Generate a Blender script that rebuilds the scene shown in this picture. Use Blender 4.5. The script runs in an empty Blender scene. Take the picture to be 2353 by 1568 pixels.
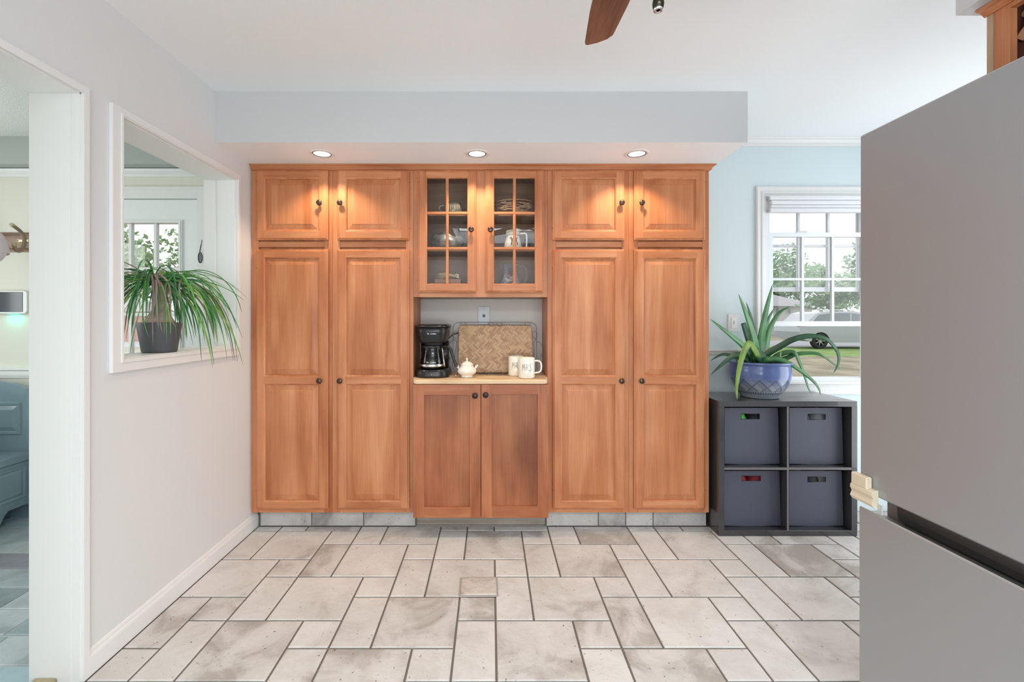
import bpy, bmesh, math, random
from mathutils import Vector, Matrix
random.seed(7)
S = bpy.context.scene
COL = S.collection
# ------------------------------------------------------------------ camera, world, light
F, VX, VY, H = 1050.0, 1128.0, 732.0, 1.25
def X(px, d): return (px - VX) * d / F
def Z(py, d): return H - (py - VY) * d / F
cam = bpy.data.cameras.new('camera'); co = bpy.data.objects.new('camera', cam); COL.objects.link(co)
co.location = (0, 0, H); co.rotation_euler = (math.pi / 2, 0, 0)
cam.sensor_width = 36; cam.lens = F / 2353 * 36
cam.shift_x = (1176.5 - VX) / 2353; cam.shift_y = -(784 - VY) / 2353
cam.clip_start = .05; cam.clip_end = 300
S.camera = co
w = bpy.data.worlds.new('overcast_sky'); S.world = w; w.use_nodes = True
bg = w.node_tree.nodes['Background']; bg.inputs[0].default_value = (.93, .96, 1, 1); bg.inputs[1].default_value = 1.3
vs = S.view_settings; vs.view_transform = 'Standard'; vs.look = 'None'; vs.gamma = 1; vs.use_curve_mapping = False; vs.exposure = 0.0
S.cycles.max_bounces = 10; S.cycles.diffuse_bounces = 6; S.cycles.transparent_max_bounces = 16
S.cycles.use_denoising = True; S.cycles.caustics_reflective = False; S.cycles.caustics_refractive = False
def area(name, loc, rot, sx, sy, power, color):
    l = bpy.data.lights.new(name, 'AREA'); l.shape = 'RECTANGLE'; l.size = sx; l.size_y = sy; l.energy = power; l.color = color
    o = bpy.data.objects.new(name, l); COL.objects.link(o); o.location = loc; o.rotation_euler = rot; return o
PI = math.pi
area('added_fill_rear', (.4, -2.52, 1.6), (PI / 2, 0, 0), 3.2, 1.3, 20, (.88, .95, 1))  # added fill behind the camera; the rear window is invented
area('added_fill_rear_low', (.4, -2.50, .62), (PI / 2 + .65, 0, 0), 3.2, .6, 62, (.92, .97, 1))  # added low fill, tilted up to brighten ceiling and bulkhead underside
area('added_fill_overhead', (.375, -1.125, 2.60), (0, 0, 0), 1.7, 1.1, 102, (.88, .95, 1))  # added overhead fill for floor and cabinets; the skylight is invented
area('daylight_right_assumed', (2.86, 2.1, 1.05), (PI / 2, 0, PI / 2), 1.25, 1.95, 21, (.90, .96, 1))  # unseen door assumed as source of the light from the right
area('added_fill_mudroom', (-3.85, 1.6, 1.4), (PI / 2, 0, -PI / 2), 1.3, 1.3, 26, (.93, 1, .97))  # added fill to brighten the mudroom; its window is made up
# ------------------------------------------------------------------ constants of the room (metres, camera at origin looking +Y)
XL, XW = -1.41, -1.57          # left wall, kitchen face and mudroom face
YB = 2.97                      # exterior (window) wall
ZC = 2.413                     # ceiling
ZS, YS = 2.152, 2.34           # bulkhead underside, bulkhead face
YF, YD = 2.69, 2.665           # cabinet face frame, door fronts
XR, YR = 2.9, -2.6
# ------------------------------------------------------------------ materials
MATS = {}
def nt(name):
    m = bpy.data.materials.new(name); m.use_nodes = True
    n = m.node_tree.nodes; return m, n, m.node_tree.links, n['Principled BSDF']
def plain(name, col, rough=.5, metal=0, spec=.5, coat=0, bump=0, bscale=200, var=0, vscale=6):
    if name in MATS: return MATS[name]
    m, n, l, b = nt(name)
    b.inputs['Base Color'].default_value = (*col, 1); b.inputs['Roughness'].default_value = rough
    b.inputs['Metallic'].default_value = metal; b.inputs['Specular IOR Level'].default_value = spec
    b.inputs['Coat Weight'].default_value = coat
    tc = n.new('ShaderNodeTexCoord')
    if var:
        t = n.new('ShaderNodeTexNoise'); t.inputs['Scale'].default_value = vscale; t.inputs['Detail'].default_value = 4
        l.new(tc.outputs['Object'], t.inputs['Vector'])
        r = n.new('ShaderNodeValToRGB'); e = r.color_ramp.elements
        e[0].position = .3; e[1].position = .7
        e[0].color = (*[c * (1 - var) for c in col], 1); e[1].color = (*[min(1, c * (1 + var)) for c in col], 1)
        l.new(t.outputs['Fac'], r.inputs['Fac']); l.new(r.outputs['Color'], b.inputs['Base Color'])
    if bump:
        t2 = n.new('ShaderNodeTexNoise'); t2.inputs['Scale'].default_value = bscale; t2.inputs['Detail'].default_value = 3
        l.new(tc.outputs['Object'], t2.inputs['Vector'])
        bp = n.new('ShaderNodeBump'); bp.inputs['Strength'].default_value = bump; bp.inputs['Distance'].default_value = .002
        l.new(t2.outputs['Fac'], bp.inputs['Height']); l.new(bp.outputs['Normal'], b.inputs['Normal'])
    MATS[name] = m; return m
def wood(name, c0, c1, c2, axis='Z', rough=.42, coat=.06, scale=1.0, blotch=.5):
    m, n, l, b = nt(name)
    tc = n.new('ShaderNodeTexCoord'); oi = n.new('ShaderNodeObjectInfo')
    mul = n.new('ShaderNodeMath'); mul.operation = 'MULTIPLY'; mul.inputs[1].default_value = 37
    l.new(oi.outputs['Random'], mul.inputs[0])
    add = n.new('ShaderNodeVectorMath'); add.operation = 'ADD'
    l.new(tc.outputs['Object'], add.inputs[0]); l.new(mul.outputs[0], add.inputs[1])
    def mapped(s_long, s_cross):
        mp = n.new('ShaderNodeMapping'); sc = [s_cross] * 3; sc['XYZ'.index(axis)] = s_long
        mp.inputs['Scale'].default_value = [q * scale for q in sc]; l.new(add.outputs[0], mp.inputs['Vector']); return mp
    t1 = n.new('ShaderNodeTexNoise'); t1.inputs['Scale'].default_value = 1; t1.inputs['Detail'].default_value = 5; t1.inputs['Distortion'].default_value = .8
    l.new(mapped(1.1, 11).outputs[0], t1.inputs['Vector'])
    t2 = n.new('ShaderNodeTexNoise'); t2.inputs['Scale'].default_value = 1; t2.inputs['Detail'].default_value = 2
    l.new(mapped(6, 170).outputs[0], t2.inputs['Vector'])
    t3 = n.new('ShaderNodeTexNoise'); t3.inputs['Scale'].default_value = 1; t3.inputs['Detail'].default_value = 3
    l.new(mapped(3, 5).outputs[0], t3.inputs['Vector'])
    mx = n.new('ShaderNodeMath'); mx.operation = 'MULTIPLY_ADD'; mx.inputs[1].default_value = .28
    l.new(t2.outputs['Fac'], mx.inputs[0]); l.new(t1.outputs['Fac'], mx.inputs[2])
    r = n.new('ShaderNodeValToRGB'); e = r.color_ramp.elements
    e[0].position = .42; e[0].color = (*c0, 1); e[1].position = .85; e[1].color = (*c2, 1)
    k = e.new(.62); k.color = (*c1, 1)
    l.new(mx.outputs[0], r.inputs['Fac'])
    rb = n.new('ShaderNodeValToRGB'); rb.color_ramp.elements[0].position = .3; rb.color_ramp.elements[1].position = .6
    q = 1 - .35 * blotch; rb.color_ramp.elements[0].color = (q, q * .93, q * .88, 1); rb.color_ramp.elements[1].color = (1, 1, 1, 1)
    l.new(t3.outputs['Fac'], rb.inputs['Fac'])
    mix = n.new('ShaderNodeMix'); mix.data_type = 'RGBA'; mix.blend_type = 'MULTIPLY'; mix.inputs['Factor'].default_value = 1
    l.new(r.outputs['Color'], mix.inputs[6]); l.new(rb.outputs['Color'], mix.inputs[7])
    l.new(mix.outputs[2], b.inputs['Base Color'])
    b.inputs['Roughness'].default_value = rough; b.inputs['Coat Weight'].default_value = coat; b.inputs['Coat Roughness'].default_value = .25; b.inputs['Specular IOR Level'].default_value = .35
    MATS[name] = m; return m
def thin_glass(name, tint=(1, 1, 1), rough=0.0, refl=.5):
    m = bpy.data.materials.new(name); m.use_nodes = True; n = m.node_tree.nodes; l = m.node_tree.links; n.clear()
    o = n.new('ShaderNodeOutputMaterial'); mx = n.new('ShaderNodeMixShader'); f = n.new('ShaderNodeFresnel'); f.inputs[0].default_value = 1.45
    t = n.new('ShaderNodeBsdfTransparent'); t.inputs[0].default_value = (*tint, 1); g = n.new('ShaderNodeBsdfGlossy'); g.inputs['Roughness'].default_value = rough
    k = n.new('ShaderNodeMath'); k.operation = 'MULTIPLY'; k.inputs[1].default_value = refl; l.new(f.outputs[0], k.inputs[0])
    l.new(k.outputs[0], mx.inputs[0]); l.new(t.outputs[0], mx.inputs[1]); l.new(g.outputs[0], mx.inputs[2]); l.new(mx.outputs[0], o.inputs[0])
    MATS[name] = m; return m
def tilemat(name, base, dark, light, amount=.5, rough=.5, bumpst=.55, pits=True):
    m, n, l, b = nt(name)
    tc = n.new('ShaderNodeTexCoord'); oi = n.new('ShaderNodeObjectInfo')
    mul = n.new('ShaderNodeMath'); mul.operation = 'MULTIPLY'; mul.inputs[1].default_value = 53; l.new(oi.outputs['Random'], mul.inputs[0])
    add = n.new('ShaderNodeVectorMath'); add.operation = 'ADD'; l.new(tc.outputs['Object'], add.inputs[0]); l.new(mul.outputs[0], add.inputs[1])
    t = n.new('ShaderNodeTexNoise'); t.inputs['Scale'].default_value = 4.2; t.inputs['Detail'].default_value = 7; t.inputs['Roughness'].default_value = .62; t.inputs['Distortion'].default_value = .6
    l.new(add.outputs[0], t.inputs['Vector'])
    # every tile has its own share of staining
    sh = n.new('ShaderNodeMath'); sh.operation = 'MULTIPLY_ADD'; sh.inputs[1].default_value = .22; l.new(oi.outputs['Random'], sh.inputs[0]); l.new(t.outputs['Fac'], sh.inputs[2])
    r = n.new('ShaderNodeValToRGB'); e = r.color_ramp.elements
    e[0].position = .42; e[0].color = (*dark, 1); e[1].position = .78; e[1].color = (*light, 1); k = e.new(.56); k.color = (*base, 1)
    l.new(sh.outputs[0], r.inputs['Fac'])
    src = r.outputs['Color']
    t2 = n.new('ShaderNodeTexNoise'); t2.inputs['Scale'].default_value = 75; t2.inputs['Detail'].default_value = 2; l.new(add.outputs[0], t2.inputs['Vector'])
    if pits:
        p = n.new('ShaderNodeValToRGB'); p.color_ramp.elements[0].position = .255; p.color_ramp.elements[1].position = .3
        p.color_ramp.elements[0].color = (.3, .26, .22, 1); p.color_ramp.elements[1].color = (1, 1, 1, 1); l.new(t2.outputs['Fac'], p.inputs['Fac'])
        mix = n.new('ShaderNodeMix'); mix.data_type = 'RGBA'; mix.blend_type = 'MULTIPLY'; mix.inputs['Factor'].default_value = 1
        l.new(src, mix.inputs[6]); l.new(p.outputs['Color'], mix.inputs[7]); src = mix.outputs[2]
    l.new(src, b.inputs['Base Color'])
    t3 = n.new('ShaderNodeTexNoise'); t3.inputs['Scale'].default_value = 28; t3.inputs['Detail'].default_value = 6; l.new(add.outputs[0], t3.inputs['Vector'])
    bp = n.new('ShaderNodeBump'); bp.inputs['Strength'].default_value = bumpst; bp.inputs['Distance'].default_value = .006
    l.new(t3.outputs['Fac'], bp.inputs['Height']); l.new(bp.outputs['Normal'], b.inputs['Normal'])
    b.inputs['Roughness'].default_value = rough
    MATS[name] = m; return m
WOODV = wood('maple_vertical', (.43, .145, .056), (.54, .212, .092), (.63, .295, .145))
WOODH = wood('maple_horizontal', (.43, .145, .056), (.54, .212, .092), (.63, .295, .145), axis='X')
WOODP = wood('maple_panel', (.42, .142, .053), (.54, .211, .090), (.64, .30, .148), scale=.8)
BASEV = wood('stained_maple_vertical', (.30, .09, .035), (.41, .138, .058), (.52, .20, .09), blotch=.7)
BASEH = wood('stained_maple_horizontal', (.30, .09, .035), (.41, .138, .058), (.52, .20, .09), axis='X', blotch=.7)
BASEP = wood('stained_maple_panel', (.25, .075, .03), (.37, .12, .05), (.49, .185, .08), scale=.7, blotch=1.3)
PINE = wood('pine_top', (.60, .40, .22), (.80, .58, .36), (.90, .72, .50), axis='X', rough=.4)
WHITEWOOD = plain('white_trim_paint', (.76, .765, .75), .4, bump=.12, bscale=60)
TRIM = plain('white_gloss_trim', (.76, .765, .76), .35)
WALLP = plain('warm_white_wall_paint', (.69, .70, .70), .75, bump=.08, bscale=350)
SOFF = plain('bulkhead_shaded_paint', (.58, .585, .59), .75, bump=.08, bscale=350)  # greyed to imitate the weaker light on bulkhead faces
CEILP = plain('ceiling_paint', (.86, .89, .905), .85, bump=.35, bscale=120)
BLUEP = plain('pale_blue_wall_paint', (.65, .755, .785), .7, bump=.08, bscale=350)
GREENP = plain('pale_sage_wall_paint', (.72, .71, .63), .75, bump=.08, bscale=350)
POPCORN = plain('popcorn_ceiling', (.74, .75, .73), .95, bump=1.0, bscale=130, var=.12, vscale=130)
GREYGREEN = plain('grey_green_paint', (.40, .43, .41), .7)
GROUT = plain('dark_grout', (.17, .15, .13), .95, bump=.3)
GROUTL = plain('pale_grout', (.55, .58, .58), .95)
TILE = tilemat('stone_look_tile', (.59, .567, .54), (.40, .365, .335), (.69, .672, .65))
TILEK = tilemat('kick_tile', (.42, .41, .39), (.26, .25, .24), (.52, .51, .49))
SLATE = [tilemat('slate_%d' % i, c, tuple(q * .7 for q in c), tuple(q * 1.25 for q in c), pits=False, rough=.4)
         for i, c in enumerate([(.30, .36, .38), (.38, .44, .47), (.25, .25, .29), (.46, .52, .54), (.32, .42, .46)])]
BRONZE = plain('dark_bronze', (.10, .065, .05), .3, metal=.85)
GLASS = thin_glass('clear_glass')
SMOKE = thin_glass('clear_carafe_glass', (.75, .75, .75), refl=1)
BLACKP = plain('black_plastic', (.012, .012, .013), .28)
BLACKM = plain('matte_black', (.02, .02, .02), .6)
CHROME = plain('brushed_chrome', (.7, .7, .7), .25, metal=1)
CERAM = plain('cream_glaze', (.82, .78, .68), .18, coat=.5)
INK = plain('black_lettering', (.02, .018, .015), .5)
WHITEINK = plain('white_lettering', (.85, .85, .85), .5)
# ------------------------------------------------------------------ mesh builder
class MB:
    def __init__(s): s.v = []; s.f = []; s.m = []; s.sm = []
    def face(s, idx, mi=0, sm=False): s.f.append(tuple(idx)); s.m.append(mi); s.sm.append(sm)
    def add(s, pts): b = len(s.v); s.v.extend([tuple(p) for p in pts]); return b
    def box(s, x0, x1, y0, y1, z0, z1, mi=0):
        b = s.add([(x0, y0, z0), (x1, y0, z0), (x1, y1, z0), (x0, y1, z0), (x0, y0, z1), (x1, y0, z1), (x1, y1, z1), (x0, y1, z1)])
        for q in ((0, 3, 2, 1), (4, 5, 6, 7), (0, 1, 5, 4), (1, 2, 6, 5), (2, 3, 7, 6), (3, 0, 4, 7)): s.face([b + i for i in q], mi)
        return s
    def bbox(s, x0, x1, y0, y1, z0, z1, c=.003, mi=0):
        """box with chamfered edges"""
        rings = []
        for z, i in ((z0, c), (z0 + c, 0), (z1 - c, 0), (z1, c)):
            r = [(x0 + i, y0 + c), (x0 + c, y0 + i), (x1 - c, y0 + i), (x1 - i, y0 + c), (x1 - i, y1 - c), (x1 - c, y1 - i), (x0 + c, y1 - i), (x0 + i, y1 - c)]
            if i: r = [(x0 + c, y0 + c), (x0 + c, y0 + c), (x1 - c, y0 + c), (x1 - c, y0 + c), (x1 - c, y1 - c), (x1 - c, y1 - c), (x0 + c, y1 - c), (x0 + c, y1 - c)]
            rings.append([(p[0], p[1], z) for p in r])
        s.loft(rings, True, mi, caps=True); return s
    def loft(s, rings, closed=True, mi=0, sm=False, caps=False):
        bs = [s.add(r) for r in rings]; n = len(rings[0])
        for a, b in zip(bs[:-1], bs[1:]):
            for i in range(n if closed else n - 1):
                j = (i + 1) % n; s.face((a + i, a + j, b + j, b + i), mi, sm)
        if caps:
            s.face([bs[0] + i for i in range(n)][::-1], mi); s.face([bs[-1] + i for i in range(n)], mi)
        return s
    def rings_xz(s, x0, x1, z0, z1, y, prof, mi=0, cap=False, back=False):
        """nested rectangles in the XZ plane: prof = (inset, depth)"""
        R = [[(x0 + i, y + d, z0 + i), (x1 - i, y + d, z0 + i), (x1 - i, y + d, z1 - i), (x0 + i, y + d, z1 - i)] for i, d in prof]
        bs = [s.add(r) for r in R]
        for a, b in zip(bs[:-1], bs[1:]):
            for i in range(4):
                j = (i + 1) % 4; s.face((a + i, a + j, b + j, b + i), mi if not isinstance(mi, tuple) else mi[(1, 0, 1, 0)[i]])
        c = mi if not isinstance(mi, tuple) else mi[0]
        if cap: s.face([bs[-1] + i for i in range(4)], c)
        if back: s.face([bs[0] + i for i in range(4)][::-1], c)
        return s
    def lathe(s, prof, c=(0, 0, 0), axis='Z', n=24, mi=0, sm=True, a0=0, a1=2 * PI, sx=1, sy=1):
        full = abs(a1 - a0) > 6.28; k = n if full else n + 1
        R = []
        for r, h in prof:
            row = []
            for i in range(k):
                a = a0 + (a1 - a0) * i / n; p, q = r * math.cos(a) * sx, r * math.sin(a) * sy
                row.append({'Z': (c[0] + p, c[1] + q, c[2] + h), 'Y': (c[0] + p, c[1] + h, c[2] + q), 'X': (c[0] + h, c[1] + p, c[2] + q)}[axis])
            R.append(row)
        s.loft(R, full, mi, sm); return s
    def tube(s, pts, rad, n=8, mi=0, closed=False, caps=True, flat=1.0, up=None):
        pts = [Vector(p) for p in pts]; N = len(pts)
        if not hasattr(rad, '__len__'): rad = [rad] * N
        R = []; prev = None
        for i in range(N):
            a = pts[(i - 1) % N] if closed else pts[max(0, i - 1)]; b = pts[(i + 1) % N] if closed else pts[min(N - 1, i + 1)]
            t = (b - a).normalized()
            if prev is None:
                u = Vector(up) if up else (Vector((0, 0, 1)) if abs(t.z) < .9 else Vector((1, 0, 0)))
            else: u = prev
            u = (u - t * u.dot(t)); u = u.normalized() if u.length > 1e-6 else t.orthogonal().normalized()
            prev = u; v = t.cross(u)
            R.append([pts[i] + u * (math.cos(2 * PI * k / n) * rad[i] * flat) + v * (math.sin(2 * PI * k / n) * rad[i]) for k in range(n)])
        if closed: R.append(R[0])
        s.loft(R, True, mi, True, caps and not closed); return s
    def prism(s, poly, y0, y1, mi=0, plane='XZ'):
        f = {'XZ': lambda p, d: (p[0], d, p[1]), 'XY': lambda p, d: (p[0], p[1], d), 'YZ': lambda p, d: (d, p[0], p[1])}[plane]
        s.loft([[f(p, y0) for p in poly], [f(p, y1) for p in poly]], True, mi, caps=True); return s
    def ball(s, c, r, n=10, m=7, mi=0, sc=(1, 1, 1)):
        R = []
        for j in range(m + 1):
            th = PI * j / m
            R.append([(c[0] + r * sc[0] * math.sin(th) * math.cos(2 * PI * i / n), c[1] + r * sc[1] * math.sin(th) * math.sin(2 * PI * i / n), c[2] + r * sc[2] * math.cos(th)) for i in range(n)])
        s.loft(R, True, mi, True); return s
    def mesh(s, name, mats):
        me = bpy.data.meshes.new(name); me.from_pydata(s.v, [], s.f)
        for q in (mats if isinstance(mats, (list, tuple)) else [mats]): me.materials.append(q)
        me.polygons.foreach_set('material_index', s.m); me.polygons.foreach_set('use_smooth', s.sm)
        bm = bmesh.new(); bm.from_mesh(me); bmesh.ops.remove_doubles(bm, verts=bm.verts, dist=1e-6)
        bmesh.ops.dissolve_degenerate(bm, dist=1e-7, edges=bm.edges)
        bmesh.ops.recalc_face_normals(bm, faces=bm.faces); bm.to_mesh(me); bm.free(); return me
    def build(s, name, mats, parent=None, **kw):
        o = bpy.data.objects.new(name, s.mesh(name, mats)); COL.objects.link(o); par(o, parent)
        for k, v in kw.items(): o[k] = v
        return o
def wloc(o):
    v = Vector((0, 0, 0))
    while o: v += o.location; o = o.parent
    return v
def par(o, p):
    if p: o.parent = p; o.location = o.location - wloc(p)
def thing(name, label, cat, loc=(0, 0, 0), group=None):
    o = bpy.data.objects.new(name, None); COL.objects.link(o); o.location = loc; o.empty_display_size = .05
    o['label'] = label; o['category'] = cat
    if group: o['group'] = group
    return o
def tag(o, label, cat, group=None):
    o['label'] = label; o['category'] = cat
    if group: o['group'] = group
    return o
def frame_xz(mb, x0, x1, z0, z1, i0, y0, y1):   # four bars, i0=(l,r,b,t)
    l_, r_, b_, t_ = i0
    mb.box(x0, x0 + l_, y0, y1, z0, z1); mb.box(x1 - r_, x1, y0, y1, z0, z1); mb.box(x0 + l_, x1 - r_, y0, y1, z0, z0 + b_); mb.box(x0 + l_, x1 - r_, y0, y1, z1 - t_, z1)
def struct(name, mb, mat): return mb.build(name, mat, kind='structure')
def box(*a): return MB().box(*a)
def smoothp(pts, n=6):
    """Catmull-Rom through points"""
    P = [Vector(p) for p in pts]; P = [P[0] * 2 - P[1]] + P + [P[-1] * 2 - P[-2]]; out = []
    for i in range(1, len(P) - 2):
        for k in range(n):
            t = k / n; a, b, c, d = P[i - 1:i + 3]
            out.append(.5 * ((2 * b) + (c - a) * t + (2 * a - 5 * b + 4 * c - d) * t * t + (3 * b - a - 3 * c + d) * t ** 3))
    out.append(P[-2]); return out
def text_mesh(name, body, size, mat, parent, at, shear=0, depth=.0004, fn=None, spacing=1):
    cu = bpy.data.curves.new(name, 'FONT'); cu.body = body; cu.size = size; cu.align_x = 'CENTER'; cu.shear = shear; cu.extrude = depth; cu.space_character = spacing
    o = bpy.data.objects.new(name, cu); COL.objects.link(o)
    me = bpy.data.meshes.new_from_object(o.evaluated_get(bpy.context.evaluated_depsgraph_get())); bpy.data.objects.remove(o)
    for v in me.vertices:
        x, y, z = v.co; v.co = fn(x, y, z) if fn else (at[0] + x, at[1] - z, at[2] + y)
    me.materials.clear(); me.materials.append(mat); me.name = name
    q = bpy.data.objects.new(name, me); COL.objects.link(q); par(q, parent); return q
# ================================================================== ROOM SHELL
U = .159; TX0, TY0 = .0195, 2.69
# floors
fl = struct('floor', box(XW, XR, YR, YB, -.06, -.0045), GROUT)
TM = {}
def tile_mesh(wx, wy, name='tile', h=.008, bev=.0035):
    k = (round(wx, 4), round(wy, 4), name)
    if k not in TM:
        m = MB(); m.loft([[(-a, -b, z), (a, -b, z), (a, b, z), (-a, b, z)] for a, b, z in
                          ((wx / 2, wy / 2, -h), (wx / 2, wy / 2, -.0018), (wx / 2 - bev, wy / 2 - bev, 0))], True, 0, caps=True)
        TM[k] = m.mesh(name, TILE)
    return TM[k]
G = .0042
def put_tile(x0, x1, y0, y1, clipx, clipy, parent, mat=None):
    x0 = max(x0, clipx[0]); x1 = min(x1, clipx[1]); y0 = max(y0, clipy[0]); y1 = min(y1, clipy[1])
    if x1 - x0 < .02 or y1 - y0 < .015: return
    me = tile_mesh(x1 - x0 - 2 * G, y1 - y0 - 2 * G)
    o = bpy.data.objects.new('tile', me); COL.objects.link(o); o.location = ((x0 + x1) / 2, (y0 + y1) / 2, 0); par(o, parent)
    if mat:
        o.material_slots[0].link = 'OBJECT'; o.material_slots[0].material = mat
    return o
CX, CY = (XL + .012, XR), (.55, 2.962)
for r in range(-3, 14):
    for k0 in range((-9 + 3 * r) % 7 - 28, 22, 7):
        for (dk, wk, dr) in ((0, 1, 2), (1, 2, 2), (3, 1, 1)):
            x0 = TX0 + U * (k0 + dk); ytop = TY0 - U * 1.004 * r
            if x0 > XR or x0 + wk * U < XL: continue
            cy = CY if x0 + U / 2 > 1.25 else (CY[0], 2.746)
            put_tile(x0, x0 + wk * U, ytop - dr * U * 1.004, ytop, CX, cy, fl)
pt = MB(); a, b = .090, .077
def pr(i, z): return [(-a + i, -b + i, z), (a - i, -b + i, z), (a - i, b - i, z), (-a + i, b - i, z)]
pt.loft([pr(0, 0), pr(.001, .003), pr(.009, .004)], True, 1); pt.loft([pr(.009, .004), pr(.010, .006), pr(.013, .0075)], True, 0); k = pt.add(pr(.013, .0075)); pt.face((k, k + 1, k + 2, k + 3)); k = pt.add(pr(0, 0)); pt.face((k + 3, k + 2, k + 1, k), 1)
pto = pt.build('tile', [tilemat('rough_patch_tile', (.58, .53, .48), (.36, .30, .25), (.70, .67, .63), bumpst=1.0), plain('grey_mortar', (.36, .34, .31), .9)]); pto.location = (X(1100, 2.13), 2.125, .0003); pto.rotation_euler.z = .02; par(pto, fl)
pto['label'] = 'rough textured replacement tile set proud of the floor'
# mudroom floor
fm = struct('floor', box(-4.0, XW, .3, 2.99, -.06, -.0045), GROUTL)
y = 2.95
rows = [2.99, 2.573, 2.435, 2.281, 2.122, 1.963, 1.801, 1.642, 1.48, 1.30, 1.1]
rows = [2.99, 2.89, 2.73] + rows[1:]
for ya, yb in zip(rows[:-1], rows[1:]):
    x = -3.98 + random.random() * .1
    while x < XW - .03:
        wd = random.choice((.16, .24, .32, .32)); put_tile(x, min(x + wd, XW), yb, ya, (-3.98, XW), (.4, 2.985), fm, random.choice(SLATE)); x += wd
# ceiling
m = MB(); KX0, KX1, KY0, KY1 = -.5, 1.25, -1.7, -.55  # ceiling hole made for the added overhead fill
for a in ((XL, XR + .1, KY1, YB + .12), (XL, XR + .1, YR, KY0), (XL, KX0, KY0, KY1), (KX1, XR + .1, KY0, KY1)): m.box(a[0], a[1], a[2], a[3], ZC, ZC + .25)
struct('ceiling', m, CEILP)
struct('ceiling', box(-4.0, XW, .2, 3.1, 2.40, 2.48), POPCORN)
# left wall with doorway and pass-through
DJ, DN, DH = 1.573, .76, 2.0275      # doorway far jamb, near jamb, height
PN, PF, PB, PT = 1.736, 2.522, 1.092, 2.017
m = MB()
def lw(y0, y1, z0, z1): m.box(XW, XL, y0, y1, z0, z1)
lw(YR, DN, 0, 2.42); lw(DN, DJ, DH, 2.42); lw(DJ, PN, 0, 2.42); lw(PN, PF, 0, PB); lw(PN, PF, PT, 2.42); lw(PF, 2.98, 0, 2.42)
struct('wall_left', m, WALLP)
# doorway trim
m = MB()
XT = XL + .012
m.box(XL, XT, DJ - .002, 1.593, 0, 2.05); m.box(XL, XT, DN - .02, DN + .002, 0, 2.05); m.box(XL, XT, DN + .002, DJ - .002, DH - .002, 2.05)
m.box(XW - .004, XL, DJ - .006, DJ, 0, DH); m.box(XW - .004, XL, DN, DN + .006, 0, DH); m.box(XW - .004, XL, DN, DJ, DH - .006, DH)
m.box(XL - .035, XL - .03, DJ - .008, DJ - .004, 0, DH - .006)
m.box(XW - .016, XW, DJ - .004, DJ + .06, 0, 2.09); m.box(XW - .016, XW, DN - .06, DN + .004, 0, 2.09); m.box(XW - .016, XW, DN, DJ, DH, 2.09)
struct('trim_1', m, WHITEWOOD)
# pass-through trim and lining
m = MB()
def ring_trim(mb, x0, x1, o, i):   # frame in the YZ plane, o outer, i inner = (y0,y1,z0,z1)
    mb.box(x0, x1, o[0], i[0], o[2], o[3]); mb.box(x0, x1, i[1], o[1], o[2], o[3]); mb.box(x0, x1, i[0], i[1], o[2], i[2]); mb.box(x0, x1, i[0], i[1], i[3], o[3])
ring_trim(m, XL, XL + .014, (1.688, 2.548, 1.048, 2.048), (PN + .002, PF - .002, PB + .002, PT - .002))
ring_trim(m, XL + .014, XL + .018, (PN - .010, PF + .010, PB - .010, PT + .010), (PN - .002, PF + .002, PB - .002, PT + .002))
ring_trim(m, XW - .014, XW, (1.688, 2.548, 1.048, 2.048), (PN + .002, PF - .002, PB + .002, PT - .002))
ring_trim(m, XW, XL, (PN, PF, PB, PT), (PN + .006, PF - .006, PB + .006, PT - .006))
m.box(XW + .05, XW + .055, PF - .01, PF - .006, PB + .006, PT - .006)
struct('trim_2', m, WHITEWOOD)
# baseboard, kitchen left
m = MB(); prof = [(0, 0), (.012, 0), (.012, .062), (.010, .070), (.007, .073), (.006, .082), (.003, .088), (0, .09)]
m.loft([[(XL + p[0], yy, p[1]) for p in prof] for yy in (1.593, 2.75)], True, 0, caps=True)
struct('baseboard_left', m, TRIM)
# bulkhead over the cabinets
m = MB().box(XL, X(1718, YS), YS, YB, ZS, ZC); m.m[0] = 1  # underside slot lighter: bounced light put into its colour
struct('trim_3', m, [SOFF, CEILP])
# back wall (kitchen) with window opening
WX0, WX1, WZ0, WZ1 = 1.779, 2.515, .845, 2.045
m = MB(); bw = lambda x0, x1, z0, z1: m.box(x0, x1, YB, YB + .12, z0, z1)
bw(-1.56, WX0, -.02, ZC); bw(WX1, XR, -.02, ZC); bw(WX0, WX1, -.02, WZ0); bw(WX0, WX1, WZ1, ZC)
struct('wall_back', m, BLUEP)
m = MB(); prof = [(0, 0), (.012, 0), (.014, .008), (.03, .016), (.04, .032), (.052, .036), (.056, .042), (.056, .047), (0, .047)]
m.loft([[(xx, YB - p[0], ZC - .047 + p[1]) for p in prof] for xx in (X(1718, YS), XR)], True, 0, caps=True)
struct('trim_4', m, TRIM)
m = MB(); prof = [(0, 0), (.008, 0), (.012, .008), (.012, .014), (.018, .022), (.018, .03), (0, .034)]
m.loft([[(xx, YB - p[0], 1.016 + p[1]) for p in prof] for xx in (1.28, 1.708)], True, 0, caps=True)
struct('trim_5', m, TRIM)
# right wall with assumed door opening, rear wall with opening invented for fill light
m = MB(); m.box(XR, XR + .12, 2.75, YB + .12, 0, ZC); m.box(XR, XR + .12, YR, 1.45, 0, ZC); m.box(XR, XR + .12, 1.45, 2.75, 2.05, ZC)
struct('wall_right', m, WALLP)
m = MB(); m.box(-1.56, -1.25, YR - .12, YR, 0, ZC); m.box(2.05, XR, YR - .12, YR, 0, ZC); m.box(-1.25, 2.05, YR - .12, YR, 0, .3); m.box(-1.25, 2.05, YR - .12, YR, 2.3, ZC)
struct('wall_rear', m, WALLP)
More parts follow.
